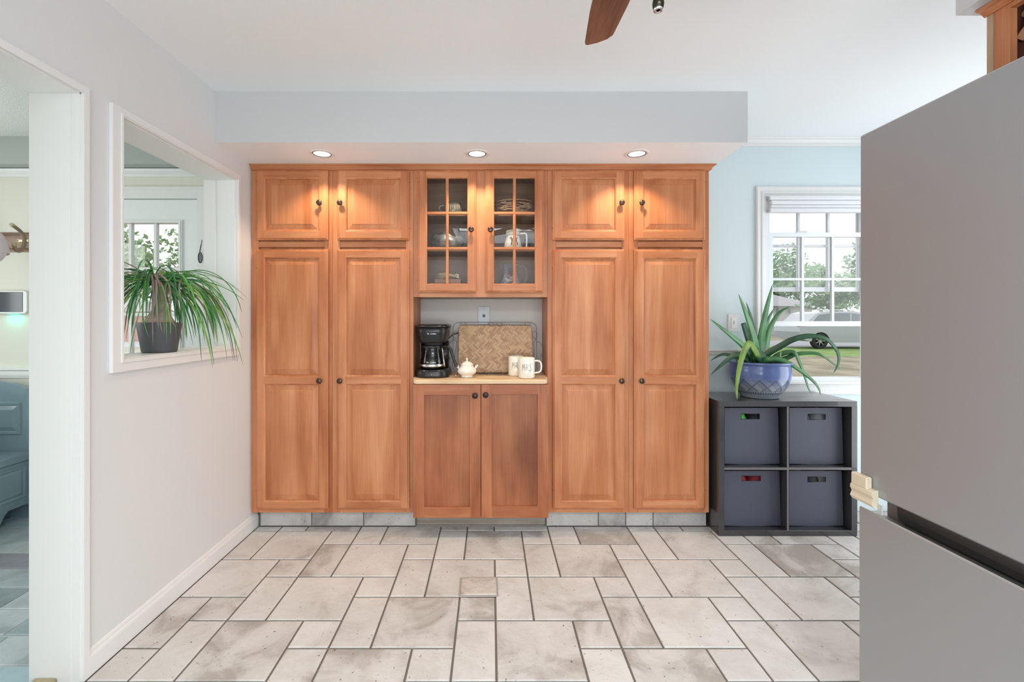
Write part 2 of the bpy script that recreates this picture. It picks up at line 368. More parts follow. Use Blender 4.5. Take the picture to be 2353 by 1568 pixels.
# bulkhead over the fridge run
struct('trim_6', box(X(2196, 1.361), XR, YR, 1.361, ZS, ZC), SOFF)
# mudroom shell
m = MB(); MDX0, MDX1, MDH = -2.72, -1.905, 2.045; YM = 2.99
for a in ((-4, MDX0, 0, 2.4), (MDX1, XW, 0, 2.4), (MDX0, MDX1, MDH, 2.4)): m.box(a[0], a[1], YM, YM + .12, a[2], a[3])
struct('wall_mudroom_back', m, GREENP)
m = MB(); m.box(-4.12, -4.0, .3, .9, 0, 2.4); m.box(-4.12, -4.0, 2.3, 3.1, 0, 2.4); m.box(-4.12, -4.0, .9, 2.3, 0, .7); m.box(-4.12, -4.0, .9, 2.3, 2.1, 2.4)
struct('wall_mudroom_left', m, GREENP)
struct('wall_mudroom_front', box(-4, XW, .2, .3, 0, 2.4), GREENP)
struct('trim_7', box(-4, XW, 2.88, YM, 2.224, 2.4), GREYGREEN)
m = MB(); prof = [(0, 0), (.012, 0), (.02, .012), (.035, .03), (.04, .045), (0, .05)]
m.loft([[(xx, YM - p[0], 2.174 + p[1]) for p in prof] for xx in (-4, XW)], True, 0, caps=True)
struct('trim_8', m, TRIM)
m = MB(); prof = [(0, 0), (.01, 0), (.014, .02), (.014, .045), (.022, .055), (.022, .065), (0, .07)]
m.loft([[(xx, YM - p[0], .86 + p[1]) for p in prof] for xx in (-4, MDX0 - .08)], True, 0, caps=True)
struct('trim_9', m, TRIM)
# ================================================================== CABINETS
def knob(parent, x, z, y, mat=None):
    m = MB(); m.lathe([(.0085, 0), (.0085, -.002), (.0045, -.004), (.004, -.012), (.0075, -.016), (.0145, -.018), (.0165, -.022), (.0155, -.026), (.009, -.0285), (.0, -.029)], (x, y, z), 'Y', 20)
    return m.build('knob', mat or BRONZE, parent)
def door_frame(m, x0, x1, z0, z1, y, th, ops, edge=((0, .009), (.004, .006), (.0075, .005), (.011, 0)), inner=((0, 0), (.004, .0015), (.008, .005), (.010, .011)), solid=True):
    m.rings_xz(x0, x1, z0, z1, y, [(0, th)] + list(edge), 0, back=solid)
    if not solid: o = ops[0]; k = inner[-1][0]; frame_xz(m, x0, x1, z0, z1, (o[0] + k - x0, x1 - o[1] + k, o[2] + k - z0, z1 - o[3] + k), y + th - .001, y + th)
    e = edge[-1][0]; a0, a1, b0, b1 = x0 + e, x1 - e, z0 + e, z1 - e
    ox0, ox1 = ops[0][0], ops[0][1]
    def q(xa, xb, za, zb, mi): i = m.add([(xa, y, za), (xb, y, za), (xb, y, zb), (xa, y, zb)]); m.face((i, i + 1, i + 2, i + 3), mi)
    q(a0, ox0, b0, b1, 0); q(ox1, a1, b0, b1, 0)
    zz = [b0] + [t for o in ops for t in (o[2], o[3])] + [b1]
    for i in range(0, len(zz), 2): q(ox0, ox1, zz[i], zz[i + 1], 1)
    for o in ops: m.rings_xz(o[0], o[1], o[2], o[3], y, inner, 0)
def raised_panel(o, y, parent, mats):
    m = MB(); m.rings_xz(o[0] + .006, o[1] - .006, o[2] + .006, o[3] - .006, y, [(0, .0165), (0, .0115), (.010, .011), (.012, .010), (.034, .0035), (.036, .002), (.0385, .0015)], 0, cap=True, back=True)
    return m.build('panel', mats, parent)
def hinge_dots(parent, xe, zs, y):
    for z in zs:
        MB().lathe([(.0025, -.0015), (.0025, .003), (0, .003)], (xe, y, z), 'Y', 8).build('hinge_pin', BLACKM, parent)
ZB = .107
def pantry(x0, x1, dx0, dx1, knobside, label, hingex):
    t = thing('pantry_cabinet', label, 'cabinet', ((x0 + x1) / 2, YF, ZB), 'tall pantry cabinets along the wall')
    m = MB()
    xa, xb = X(x0p, YF), X(x1p, YF)
    m.box(xa, xb, YF + .02, YB - .004, ZB, ZS - .002)
    # face frame
    ia, ib = X(dx0 + 8, YF), X(dx1 - 8, YF)
    zm0, zm1 = Z(562, YF) - .016, Z(562, YF) + .016
    for q in ((xa, ia, ZB, ZS - .002, 0), (ib, xb, ZB, ZS - .002, 0), (ia, ib, ZB, Z(1164, YF), 1), (ia, ib, zm0, zm1, 1), (ia, ib, Z(398, YF), ZS - .002, 1)):
        m.box(q[0] + .0006, q[1] - .0006, YF, YF + .0205, q[2], q[3], q[4])
    m.build('face_frame', [WOODV, WOODH], t)
    th = .021
    a, b = X(dx0, YD), X(dx1, YD)
    za, zb = Z(551.5, YD), Z(390, YD)
    o = (a + .048, b - .048, za + .05, zb - .046)
    d = MB(); door_frame(d, a, b, za, zb, YD, th, [o]); d1 = d.build('upper_door', [WOODV, WOODH], t)
    raised_panel(o, YD, d1, WOODP)
    kx = X(kxp, YD); knob(d1, kx, Z(468, YD), YD)
    hinge_dots(d1, a - .001 if hingex < 0 else b + .001, (za + .07, zb - .07), YD + .012)
    za, zb = Z(1172, YD), Z(573, YD)
    o1 = (a + .048, b - .048, Z(866, YD), zb - .046); o2 = (a + .048, b - .048, Z(1154, YD), Z(882, YD))
    d = MB(); door_frame(d, a, b, za, zb, YD, th, [o2, o1]); d2 = d.build('lower_door', [WOODV, WOODH], t)
    raised_panel(o1, YD, d2, WOODP); raised_panel(o2, YD, d2, WOODP)
    knob(d2, kx, Z(875, YD), YD)
    hinge_dots(d2, a - .001 if hingex < 0 else b + .001, (za + .11, zb - .11), YD + .012)
    return t
for x0p, x1p, dx0, dx1, kxp, hx, lab in (
        (577.6, 764, 587, 753, 736, -1, 'tall maple pantry cabinet standing against the white wall'),
        (764, 950, 774, 940, 783, 1, 'tall maple pantry cabinet directly beside the coffee maker'),
        (1258, 1445, 1270, 1436, 1427, -1, 'tall maple pantry cabinet directly beside the two mugs'),
        (1445, 1629, 1458, 1622, 1473, 1, 'tall maple pantry cabinet next to the black cube shelf')):
    pantry(X(x0p, YF), X(x1p, YF), dx0, dx1, kxp, lab, hx)
# glass-front wall cabinet
NX0, NX1 = X(950, YF), X(1258, YF)
gz0 = Z(683, YF)
t = thing('glass_door_cabinet', 'maple wall cabinet with two paned glass doors above the coffee nook', 'cabinet', ((NX0 + NX1) / 2, YF, gz0))
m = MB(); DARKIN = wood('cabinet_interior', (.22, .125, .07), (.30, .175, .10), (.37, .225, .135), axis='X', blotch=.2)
yb = YB - .004
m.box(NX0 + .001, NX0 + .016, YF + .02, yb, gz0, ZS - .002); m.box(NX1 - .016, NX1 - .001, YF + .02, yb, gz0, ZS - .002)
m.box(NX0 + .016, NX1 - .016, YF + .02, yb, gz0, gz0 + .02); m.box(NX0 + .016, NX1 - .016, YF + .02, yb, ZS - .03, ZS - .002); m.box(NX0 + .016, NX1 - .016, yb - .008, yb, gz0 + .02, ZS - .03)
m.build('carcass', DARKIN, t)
m = MB()
sa, sb = X(1100, YF), X(1110, YF)
for q in ((NX0 + .0006, X(966, YF), gz0, ZS - .002, 0), (X(1244, YF), NX1 - .0006, gz0, ZS - .002, 0), (X(1088, YF), X(1122, YF), gz0, ZS - .002, 0),
          (X(966, YF), X(1088, YF), gz0, Z(664, YF), 1), (X(1122, YF), X(1244, YF), gz0, Z(664, YF), 1), (X(966, YF), X(1088, YF), Z(398, YF), ZS - .002, 1), (X(1122, YF), X(1244, YF), Z(398, YF), ZS - .002, 1)):
    m.box(q[0], q[1], YF, YF + .0205, q[2], q[3], q[4])
m.build('face_frame', [WOODV, WOODH], t)
SH1, SH2 = 1.876, 1.665
for z in (SH1, SH2): box(NX0 + .017, NX1 - .017, YF + .03, yb - .009, z - .016, z).build('shelf', DARKIN, t)
for a, b, o0, o1, kx in ((960, 1094.6, 979, 1075.7, 1083), (1115.7, 1249.3, 1133.6, 1231, 1127)):
    A, B = X(a, YD), X(b, YD); za, zb = Z(672.5, YD), Z(390, YD); op = (X(o0, YD), X(o1, YD), Z(654, YD), Z(407.5, YD))
    d = MB(); door_frame(d, A, B, za, zb, YD, .021, [op], inner=((0, 0), (.004, .002), (.0055, .006), (.0055, .021)), solid=False); dd = d.build('glass_door', [WOODV, WOODH], t)
    xm = (op[0] + op[1]) / 2; z1, z2 = Z(571, YD), Z(489.5, YD)
    mu = MB(); mp = [(-.0085, .006), (-.004, .001), (.004, .001), (.0085, .006), (.0085, .012), (-.0085, .012)]
    mu.loft([[(xm + p[0], YD + p[1], zz) for p in mp] for zz in (op[2] + .004, op[3] - .004)], True, 0, caps=True); mu.build('muntin', WOODV, dd)
    for z in (z1, z2):
        mu = MB(); mu.loft([[(xx, YD + p[1] - .0003, z + p[0]) for p in mp] for xx in (op[0] + .004, op[1] - .004)], True, 0, caps=True); mu.build('muntin', WOODH, dd)
    for (c0, c1) in ((op[0] + .004, xm), (xm, op[1] - .004)):
        for (r0, r1) in ((op[2] + .004, z1), (z1, z2), (z2, op[3] - .004)):
            box(c0, c1, YD + .0125, YD + .0150, r0, r1).build('pane', GLASS, dd)
    knob(dd, X(kx, YD), Z(529, YD), YD)
    hinge_dots(dd, A - .001 if a < 1000 else B + .001, (za + .07, zb - .07), YD + .012)
# crown strip over all cabinets
m = MB(); prof = [(0, 0), (.006, 0), (.012, .006), (.013, .012), (.02, .022), (.03, .026), (.03, .032), (0, .032)]
xe = X(1629, YF)
R = []
pz = ZS - .033
R.append([(XL + .002, YF - p[0], pz + p[1]) for p in prof]); R.append([(xe + p[0], YF - p[0], pz + p[1]) for p in prof]); R.append([(xe + p[0], YB - .02, pz + p[1]) for p in prof])
m.loft(R, True, 0, caps=True)
tag(m.build('cornice', WOODH), 'maple crown moulding running along the top of all cabinets', 'moulding')
# filler strip by the wall is covered by the first face frame; kick tiles
kt = thing('toe_kick', 'grey stone tile toe kick under the left pantry cabinets', 'toe kick', (-.9, 2.76, 0)); YK = 2.746
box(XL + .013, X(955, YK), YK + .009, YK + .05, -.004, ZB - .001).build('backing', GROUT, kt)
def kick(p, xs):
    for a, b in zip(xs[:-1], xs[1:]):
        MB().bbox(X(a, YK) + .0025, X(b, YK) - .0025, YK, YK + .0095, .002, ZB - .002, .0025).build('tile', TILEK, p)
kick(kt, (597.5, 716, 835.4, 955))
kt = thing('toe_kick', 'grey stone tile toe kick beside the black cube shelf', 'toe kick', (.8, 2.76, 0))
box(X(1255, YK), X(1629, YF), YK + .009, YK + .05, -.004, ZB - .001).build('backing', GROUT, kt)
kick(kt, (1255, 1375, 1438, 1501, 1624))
# base cabinet under the worktop
YB0 = 2.60
t = thing('base_cabinet', 'darker stained base cabinet with two shaker doors below the worktop', 'cabinet', (-.05, 2.62, .113))
zb0, zt0 = Z(1191, YB0), Z(884, YB0)
box(X(949, YB0) + .004, X(1260.5, YB0) - .004, YB0 + .022, YF - .001, zb0 + .004, .877).build('carcass', BASEV, t)
for a, b, o, k in ((949.3, 1104.6, (974.6, 1079.6, 1166.7, 908), (1091.8, 908.7)), (1105.8, 1260.7, (1129.8, 1235.7, 1165, 906.6), (1116, 907))):
    A, B = X(a, YB0), X(b, YB0); op = (X(o[0], YB0), X(o[1], YB0), Z(o[2], YB0), Z(o[3], YB0))
    d = MB(); door_frame(d, A, B, zb0, zt0, YB0, .021, [op], edge=((0, .002), (.0015, 0)), inner=((0, 0), (.001, .001), (.001, .012))); dd = d.build('door', [BASEV, BASEH], t)
    box(op[0] - .004, op[1] + .004, YB0 + .0115, YB0 + .017, op[2] - .004, op[3] + .004).build('panel', BASEP, dd)
    knob(dd, X(k[0], YB0), Z(k[1], YB0), YB0, plain('oil_rubbed_black', (.035, .025, .022), .35, metal=.6))
KW = wood('weathered_pine', (.32, .28, .23), (.45, .41, .35), (.52, .48, .42), axis='X')
tag(box(X(957, 2.78), X(1254, 2.78), 2.78, 2.80, -.003, .105).build('toe_board', KW), 'weathered wooden toe board under the darker base cabinet', 'toe kick')
box(X(957, 2.78), X(1254, 2.78), 2.746, 2.7795, -.02, -.0035).build('tile', TILEK, fl)
# worktop
m = MB(); x0, x1, yf, ytop, ybk, zt = X(948, 2.585), X(1259.5, 2.585), 2.585, 2.69, YB - .012, .9025
def rr(i, z):
    p = [];
    for cx, cy, a in ((x0 + .03, yf + .03, PI), (x1 - .03, yf + .03, 1.5 * PI)):
        for k in range(7): an = a + k * PI / 12; p.append((cx + (.03 - i) * math.cos(an), cy + (.03 - i) * math.sin(an), z))
    n1, n0 = NX1 - .001, NX0 + .001
    return p + [(x1 - i, YF - .002, z), (n1, YF - .002, z), (n1, ybk, z), (n0, ybk, z), (n0, YF - .002, z), (x0 + i, YF - .002, z)]
m.loft([rr(.004, .8775), rr(0, .8815), rr(0, .8985), rr(.004, zt)], True, 0, caps=True)
tag(m.build('worktop', PINE), 'pale pine worktop with rounded corners in the coffee nook', 'worktop')
# nook lining
t = thing('nook_lining', 'wooden lining and grey back panel of the coffee nook', 'panel', (-.05, 2.9, .9))
NB = plain('nook_back_paint', (.55, .52, .49), .6)
box(NX0 + .001, NX1 - .001, YB - .011, YB - .001, .8, gz0 - .001).build('back_panel', NB, t)
# recessed lights
LENS = bpy.data.materials.new('lamp_glow'); LENS.use_nodes = True
n = LENS.node_tree.nodes; n.clear(); e = n.new('ShaderNodeEmission'); e.inputs[0].default_value = (1, .87, .72, 1); e.inputs[1].default_value = 2.2
o = n.new('ShaderNodeOutputMaterial'); LENS.node_tree.links.new(e.outputs[0], o.inputs[0])
for px, lab in ((740, 'round recessed ceiling light nearest the white wall'), (1096, 'round recessed ceiling light above the glass cabinet doors'), (1463, 'round recessed ceiling light nearest the window side')):
    lx, ly = X(px, 2.5), 2.5
    t = thing('recessed_light', lab, 'ceiling light', (lx, ly, ZS), 'recessed lights in the bulkhead')
    MB().lathe([(.050, 0), (.050, -.003), (.056, -.005), (.064, -.004), (.067, 0)], (lx, ly, ZS), 'Z', 32).build('trim_ring', TRIM, t)
    MB().lathe([(.0495, 0), (.0495, -.0035), (.046, -.0035), (.046, 0)], (lx, ly, ZS), 'Z', 32).build('baffle', BLACKM, t)
    MB().lathe([(.0455, -.0012), (.03, -.0045), (0, -.0055)], (lx, ly, ZS), 'Z', 32).build('lens', LENS, t)
    l = bpy.data.lights.new('recessed_spot', 'SPOT'); l.energy = 19; l.color = (1, .76, .52); l.spot_size = math.radians(122); l.spot_blend = .5; l.shadow_soft_size = .025
    lo = bpy.data.objects.new('recessed_spot', l); COL.objects.link(lo); lo.location = (lx, ly, ZS - .012); lo.rotation_euler = (0, 0, 0)
# ================================================================== WINDOW
t = thing('window_1', 'white double-hung window with raised lower sash', 'window', (2.15, YB, WZ0)); t['kind'] = 'structure'
del t['category']
VIN = plain('white_vinyl', (.80, .83, .86), .3)
m = MB()
# moulded casing
prof = [(0, .0), (0, .012), (.006, .017), (.014, .017), (.018, .013), (.03, .012), (.036, .017), (.046, .016), (.054, .010), (.066, .008), (.066, 0)]
cas = MB()
cz = WZ0
cas.loft([[(WX0 + .005 - (.066 - p[0]), YB - p[1], cz) for p in prof], [(WX0 + .005 - (.066 - p[0]), YB - p[1], WZ1 - .005 + (.066 - p[0])) for p in prof],
          [(WX1 - .005 + (.066 - p[0]), YB - p[1], WZ1 - .005 + (.066 - p[0])) for p in prof], [(WX1 - .005 + (.066 - p[0]), YB - p[1], cz) for p in prof]], True, 0, caps=True)
cas.build('casing', TRIM, t)
m = MB(); m.bbox(WX0 - .085, WX1 + .085, YB - .042, YB + .03, WZ0 - .02, WZ0, .004); m.build('sill', TRIM, t)
m = MB(); m.box(WX0 - .06, WX1 + .06, YB - .014, YB - .0005, WZ0 - .085, WZ0 - .021); m.box(WX0 - .06, WX1 + .06, YB - .02, YB - .014, WZ0 - .035, WZ0 - .021); m.box(WX0 - .06, WX1 + .06, YB - .017, YB - .014, WZ0 - .075, WZ0 - .06); m.build('apron', TRIM, t)
m = MB(); frame_xz(m, WX0, WX1, WZ0, WZ1, (.03, .03, .008, .012), YB, YB + .012); frame_xz(m, WX0, WX1, WZ0, WZ1, (.02, .02, .012, .012), YB + .012, YB + .12); m.build('frame', VIN, t)
def sash(name, z0, z1, y, gb, gt, zm, lock):
    s_ = MB(); x0, x1 = WX0 + .031, WX1 - .031
    frame_xz(s_, x0, x1, z0, z1, (.04, .04, gb - z0, z1 - gt), y, y + .03); so = s_.build(name, VIN, t)
    g0, g1 = x0 + .04, x1 - .04
    for k in (1, 2):
        xm = g0 + (g1 - g0) * k / 3; MB().bbox(xm - .0095, xm + .0095, y + .004, y + .024, gb - .001, gt + .001, .003).build('muntin', VIN, so)
    MB().bbox(g0 - .001, g1 + .001, y + .005, y + .023, zm - .0085, zm + .0085, .003).build('muntin', VIN, so)
    for k in range(3):
        for (a, b) in ((gb, zm), (zm, gt)):
            box(g0 + (g1 - g0) * k / 3, g0 + (g1 - g0) * (k + 1) / 3, y + .013, y + .0155, a, b).build('pane', GLASS, so)
    if lock: MB().bbox(WX0 + .23, WX0 + .30, y + .002, y + .022, z1, z1 + .012, .004).build('latch', VIN, so)
sash('lower_sash', 1.199, 1.813, 2.995, 1.231, 1.785, 1.508, True)
sash('upper_sash', 1.428, 2.035, 3.033, 1.457, 2.01, 1.7326, False)
t = thing('window_shade', 'white pleated window shade pulled up to the top', 'blind', (2.15, 2.95, 1.95))
SHADE = plain('white_shade', (.78, .79, .81), .6)
MB().bbox(WX0 + .012, WX1 - .012, 2.930, 2.968, 2.012, 2.038, .003).build('headrail', SHADE, t)
for z0, z1, d in ((1.984, 2.011, .004), (1.958, 1.983, 0)): MB().bbox(WX0 + .02, WX1 - .02, 2.936 - d, 2.966, z0, z1, .007).build('pleat', SHADE, t)
MB().bbox(WX0 + .012, WX1 - .012, 2.928, 2.968, 1.932, 1.957, .003).build('bottom_rail', SHADE, t)
for z0, z1 in ((2.016, 2.034), (1.936, 1.953)): box(WX0 + .0095, WX0 + .0118, 2.94, 2.96, z0, z1).build('end_cap', plain('pale_grey', (.5, .53, .57), .5), t)
# dimmer switch
t = thing('light_switch', 'white dimmer switch on the pale blue wall', 'switch', (X(1685, YB), YB, 1.16))
x0, x1, z0, z1 = X(1672, YB), X(1698.5, YB), Z(763, YB), Z(722, YB)
MB().bbox(x0, x1, YB - .006, YB - .0003, z0, z1, .003).build('plate', TRIM, t)
xm = (x0 + x1) / 2; MB().bbox(xm - .017, xm + .017, YB - .009, YB - .0061, z0 + .024, z1 - .024, .001).build('paddle', plain('switch_white', (.85, .86, .85), .3), t)
MB().bbox(xm - .002, xm + .002, YB - .012, YB - .0091, z0 + .05, z1 - .045, .0008).build('slider', plain('grey_slider', (.45, .47, .47), .4), t)
# phone jack in the nook
t = thing('phone_jack', 'grey phone jack plate on the nook back above the woven tray', 'wall plate', (X(1112, 2.958), 2.958, 1.22))
x0, x1, z0, z1 = X(1098, 2.958), X(1126, 2.958), Z(746, 2.958), Z(704, 2.958)
MB().bbox(x0, x1, 2.952, 2.9585, z0, z1, .003).build('plate', plain('plate_grey', (.50, .52, .56), .35), t)
xm = (x0 + x1) / 2; zm = Z(726, 2.958)
MB().bbox(xm - .0085, xm + .0085, 2.9505, 2.9519, zm - .0095, zm + .0095, .0005).build('socket', plain('socket_dark', (.10, .10, .11), .4), t)
MB().bbox(xm - .004, xm + .004, 2.9495, 2.9504, zm - .006, zm + .003, .0003).build('socket_hole', BLACKM, t)
MB().lathe([(.003, 0), (.003, -.001), (0, -.0015)], (xm, 2.9519, z1 - .009), 'Y', 10).build('screw', CHROME, t)
# ================================================================== CUBE SHELF AND BINS
ES = plain('espresso_laminate', (.045, .043, .047), .22, coat=.5)
sx0, sx1, sy0, sy1, sz1 = X(1651.6, 2.62), X(1970, 2.62), 2.62, 2.955, Z(922.5, 2.62)
t = thing('cube_shelf', 'black brown four-cube shelf unit under the window', 'shelf', ((sx0 + sx1) / 2, 2.8, 0))
fr = .032
MB().bbox(sx0, sx1, sy0, sy1, sz1 - fr, sz1, .001).build('top', ES, t); MB().bbox(sx0, sx1, sy0, sy1, .001, fr, .001).build('bottom', ES, t)
box(sx0, sx0 + fr, sy0, sy1, fr, sz1 - fr).build('side', ES, t); box(sx1 - fr, sx1, sy0, sy1, fr, sz1 - fr).build('side', ES, t)
xm0, xm1 = X(1808.5, 2.62), X(1813, 2.62); zm0, zm1 = Z(1080.5, 2.62), Z(1075, 2.62)
EDGE = plain('grey_edge_band', (.16, .15, .15), .4)
m = MB(); m.box(xm0, xm1, sy0 + .002, sy1, fr, sz1 - fr); m.build('divider', ES, t)
for a, b in ((sx0 + fr, xm0), (xm1, sx1 - fr)):
    o = box(a, b, sy0 + .002, sy1, zm0, zm1).build('shelf_board', ES, t)
    box(a, b, sy0 + .0005, sy0 + .002, zm0, zm1).build('edge_band', EDGE, o)
box(xm0, xm1, sy0 + .0005, sy0 + .002, fr, sz1 - fr).build('edge_band', EDGE, t)
box(sx0 + fr, sx1 - fr, sy1 - .004, sy1, fr, sz1 - fr).build('back_board', ES, t)
BIN = plain('slate_blue_plastic', (.085, .092, .13), .5, bump=.25, bscale=260)
def binbox(x0, x1, z0, z1, hx, hz, lab, cc, clab, cn):
    y0, y1 = 2.675, 2.93
    t = thing('storage_bin', lab, 'bin', ((x0 + x1) / 2, 2.8, z0), 'storage bins in the cube shelf')
    m = MB(); T_ = .004
    def xr(z, side): k = (z1 - z) / (z1 - z0) * .010; return x1 - .010 + k if side else x0
    zs = [z0, hz[0], hz[1], z1]; xs = [None, hx[0], hx[1], None]
    for y in (y0, y0 + T_):
        g = [[(xr(z, 0) if k == 0 else xr(z, 1) if k == 3 else xs[k], y, z + (.004 if (z == z0 and k in (0, 3)) else 0)) for k in range(4)] for z in zs]
        b = [m.add(r) for r in g]
        for i in range(3):
            for k in range(3):
                if (i, k) != (1, 1): m.face((b[i] + k, b[i] + k + 1, b[i + 1] + k + 1, b[i + 1] + k))
    hr = [(hx[0], hz[0]), (hx[1], hz[0]), (hx[1], hz[1]), (hx[0], hz[1])]
    m.loft([[(p[0], y, p[1]) for p in hr] for y in (y0, y0 + T_)], True)
    for (xa, xb) in ((xr(z0, 0), xr(z1, 0)), (xr(z0, 1), xr(z1, 1))):
        i = m.add([(xa, y0, z0 + .004), (xa, y1, z0 + .004), (xb, y1, z1), (xb, y0, z1)]); m.face((i, i + 1, i + 2, i + 3))
    i = m.add([(x0, y1, z0), (xr(z0, 1), y1, z0), (xr(z1, 1), y1, z1), (x0, y1, z1)]); m.face((i, i + 1, i + 2, i + 3))
    i = m.add([(x0, y0, z0 + .002), (xr(z0, 1), y0, z0 + .002), (xr(z0, 1), y1, z0), (x0, y1, z0)]); m.face((i, i + 1, i + 2, i + 3))
    m.build('body', BIN, t)
    r = MB(); e = .003
    r.tube([(hx[0], y0 - .0005, hz[0]), (hx[1], y0 - .0005, hz[0]), (hx[1], y0 - .0005, hz[1]), (hx[0], y0 - .0005, hz[1])], .0018, 6, closed=True); r.build('handle_rim', BIN, t)
    c = MB(); rr_ = random.Random(hash(lab) % 99)
    for k, col in enumerate(cc):
        cx = x0 + .05 + (x1 - x0 - .1) * (k + .5) / len(cc)
        c.ball((cx, 2.748, z0 + .165), .09, 14, 10, k, (.78, .7, 1.75))
    o = c.build(cn, [plain('stuff_%s_%d' % (cn, q), col, .6) for q, col in enumerate(cc)]); tag(o, clab, 'bin contents')
s2 = 2.675
ct, cb = (zm1, sz1 - fr), (fr, zm0)
binbox(X(1665, s2), X(1791.5, s2), zm1 + .001, Z(936.5, s2) - .003, (X(1703.5, s2), X(1745.5, s2)), (Z(964, s2), Z(951, s2)), 'slate blue bin with bright green showing through its handle hole', [(.12, .75, .10), (.03, .03, .03)], 'bright green toys inside the upper bin beside the wooden cabinet', 'green_toys')
binbox(X(1814, s2), X(1938, s2), zm1 + .001, Z(936.5, s2) - .003, (X(1856.5, s2), X(1897, s2)), (Z(965, s2), Z(952, s2)), 'slate blue bin in the upper cube nearest the refrigerator', [(.25, .25, .26), (.55, .56, .58)], 'grey and white items inside the upper bin nearest the refrigerator', 'grey_items')
binbox(X(1664, s2), X(1794.5, s2), fr + .001, Z(1081.5, s2) - .003, (X(1704.5, s2), X(1748, s2)), (Z(1106, s2), Z(1093.5, s2)), 'slate blue bin with red cloth showing through its handle hole', [(.5, .04, .04), (.35, .03, .03)], 'red cloth inside the lower bin beside the wooden cabinet', 'red_cloth')
binbox(X(1813.5, s2), X(1938, s2), fr + .001, Z(1081.5, s2) - .003, (X(1856, s2), X(1897.5, s2)), (Z(1108, s2), Z(1096, s2)), 'slate blue bin in the lower cube nearest the refrigerator', [(.5, .5, .48), (.05, .05, .05), (.4, .38, .36)], 'black and white items inside the lower bin nearest the refrigerator', 'mixed_items')
# ================================================================== REFRIGERATOR
XFR, YFR = 1.105, 1.37
t = thing('refrigerator', 'grey stainless bottom-freezer refrigerator at the right edge', 'refrigerator', (1.45, 1.0, 0))
m, n, l, b = nt('fridge_steel'); FST = m
b.inputs['Base Color'].default_value = (.38, .39, .40, 1); b.inputs['Metallic'].default_value = .5; b.inputs['Roughness'].default_value = .42
fz0, fz1, fzt = .688, .737, 1.797; yn = .66
SIDE = plain('fridge_side_grey', (.20, .20, .20), .5)
def xdoor(name, z0, z1, lower=False):
    q = MB(); c = .005
    q.bbox(XFR, XFR + .065, yn, YFR, z0, z1, c); return q
xdoor('d', fz1, fzt).build('upper_door', FST, t)
q = MB(); prof = [(XFR + .005, .06), (XFR, .065), (XFR, fz0 - .004), (XFR + .003, fz0), (XFR + .018, fz0 - .012), (XFR + .04, fz0 - .020), (XFR + .065, fz0 - .022), (XFR + .065, .06)]
q.loft([[(p[0], yy, p[1]) for p in prof] for yy in (yn, YFR)], True, 0, caps=True); q.build('freezer_door', FST, t)
q = MB(); prof = [(XFR + .065, fz0 - .022), (XFR + .052, fz0 - .012), (XFR + .046, fz0 + .008), (XFR + .046, fz0 + .03), (XFR + .050, fz1), (XFR + .065, fz1)]
q.loft([[(p[0], yy, p[1]) for p in prof] for yy in (yn, YFR - .075)], True, 0, caps=True); q.build('handle_channel', plain('channel_dark', (.09, .088, .085), .3, metal=.6), t)
box(XFR + .075, XFR + .72, yn + .01, YFR - .01, .03, fzt - .015).build('body', SIDE, t)
for yy in (yn + .06, YFR - .06): MB().lathe([(.018, 0), (.018, .03), (.01, .03)], (XFR + .12, yy, .0), 'Z', 12).build('foot', BLACKM, t)
# cream corner clip with an ogee profile
t = thing('corner_clip', 'cream moulded plastic clip stuck on the refrigerator door corner', 'clip', (XFR - .01, 1.36, .745))
CR = plain('cream_plastic', (.66, .57, .43), .4)
m = MB()
prof = [(0, 0), (-.012, .002), (-.017, .010), (-.014, .018), (-.013, .022), (-.017, .030), (-.016, .038), (-.008, .043), (0, .043)]
zq = fz1 - .030
m.loft([[(XFR - .0006 + p[0] * 1.2, yy, zq + p[1] * 1.2) for p in prof] for yy in (1.302, 1.3795)], True, 0, caps=True)
m.build('ogee_arm', CR, t)
m = MB(); m.bbox(XFR - .019, XFR - .0006, 1.322, 1.3795, zq + .046, zq + .082, .003); m.build('upright', CR, t)
m = MB(); m.bbox(XFR - .004, XFR - .0006, 1.286, 1.3018, zq - .012, zq + .014, .001); m.build('tab', plain('clip_grey', (.5, .5, .5), .4), t)
# wine rack cabinet over the refrigerator
XC = 1.45
t = thing('wine_rack_cabinet', 'maple wine rack cabinet with cross lattice above the refrigerator', 'cabinet', (1.6, 1.0, 1.83))
yc = 1050 * XC / (2267.5 - VX); y2 = 1050 * XC / (2284 - VX); y3 = 1050 * XC / (2321 - VX); y4 = .80
zc0 = 1.84
OLD = wood('aged_maple', (.30, .20, .11), (.42, .30, .18), (.50, .38, .25))
box(XC, XC + .02, y2 + .001, yc, zc0, ZS - .001).build('filler_strip', OLD, t)
m = MB(); m.box(XC, XC + .02, y3, y2, zc0, ZS - .001); m.box(XC, XC + .02, .55, y4, zc0, ZS - .001); m.box(XC, XC + .02, y4, y3, zc0, 1.87, 0); m.box(XC, XC + .02, y4, y3, 2.118, ZS - .001, 0); m.build('face_frame', [WOODV], t)
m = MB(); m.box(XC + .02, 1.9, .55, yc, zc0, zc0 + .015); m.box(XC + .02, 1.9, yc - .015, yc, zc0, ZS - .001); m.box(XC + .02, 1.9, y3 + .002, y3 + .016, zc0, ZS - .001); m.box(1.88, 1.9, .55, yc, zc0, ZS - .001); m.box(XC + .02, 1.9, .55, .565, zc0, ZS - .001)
m.build('carcass', wood('dark_red_interior', (.05, .018, .012), (.09, .03, .02), (.12, .045, .03)), t)
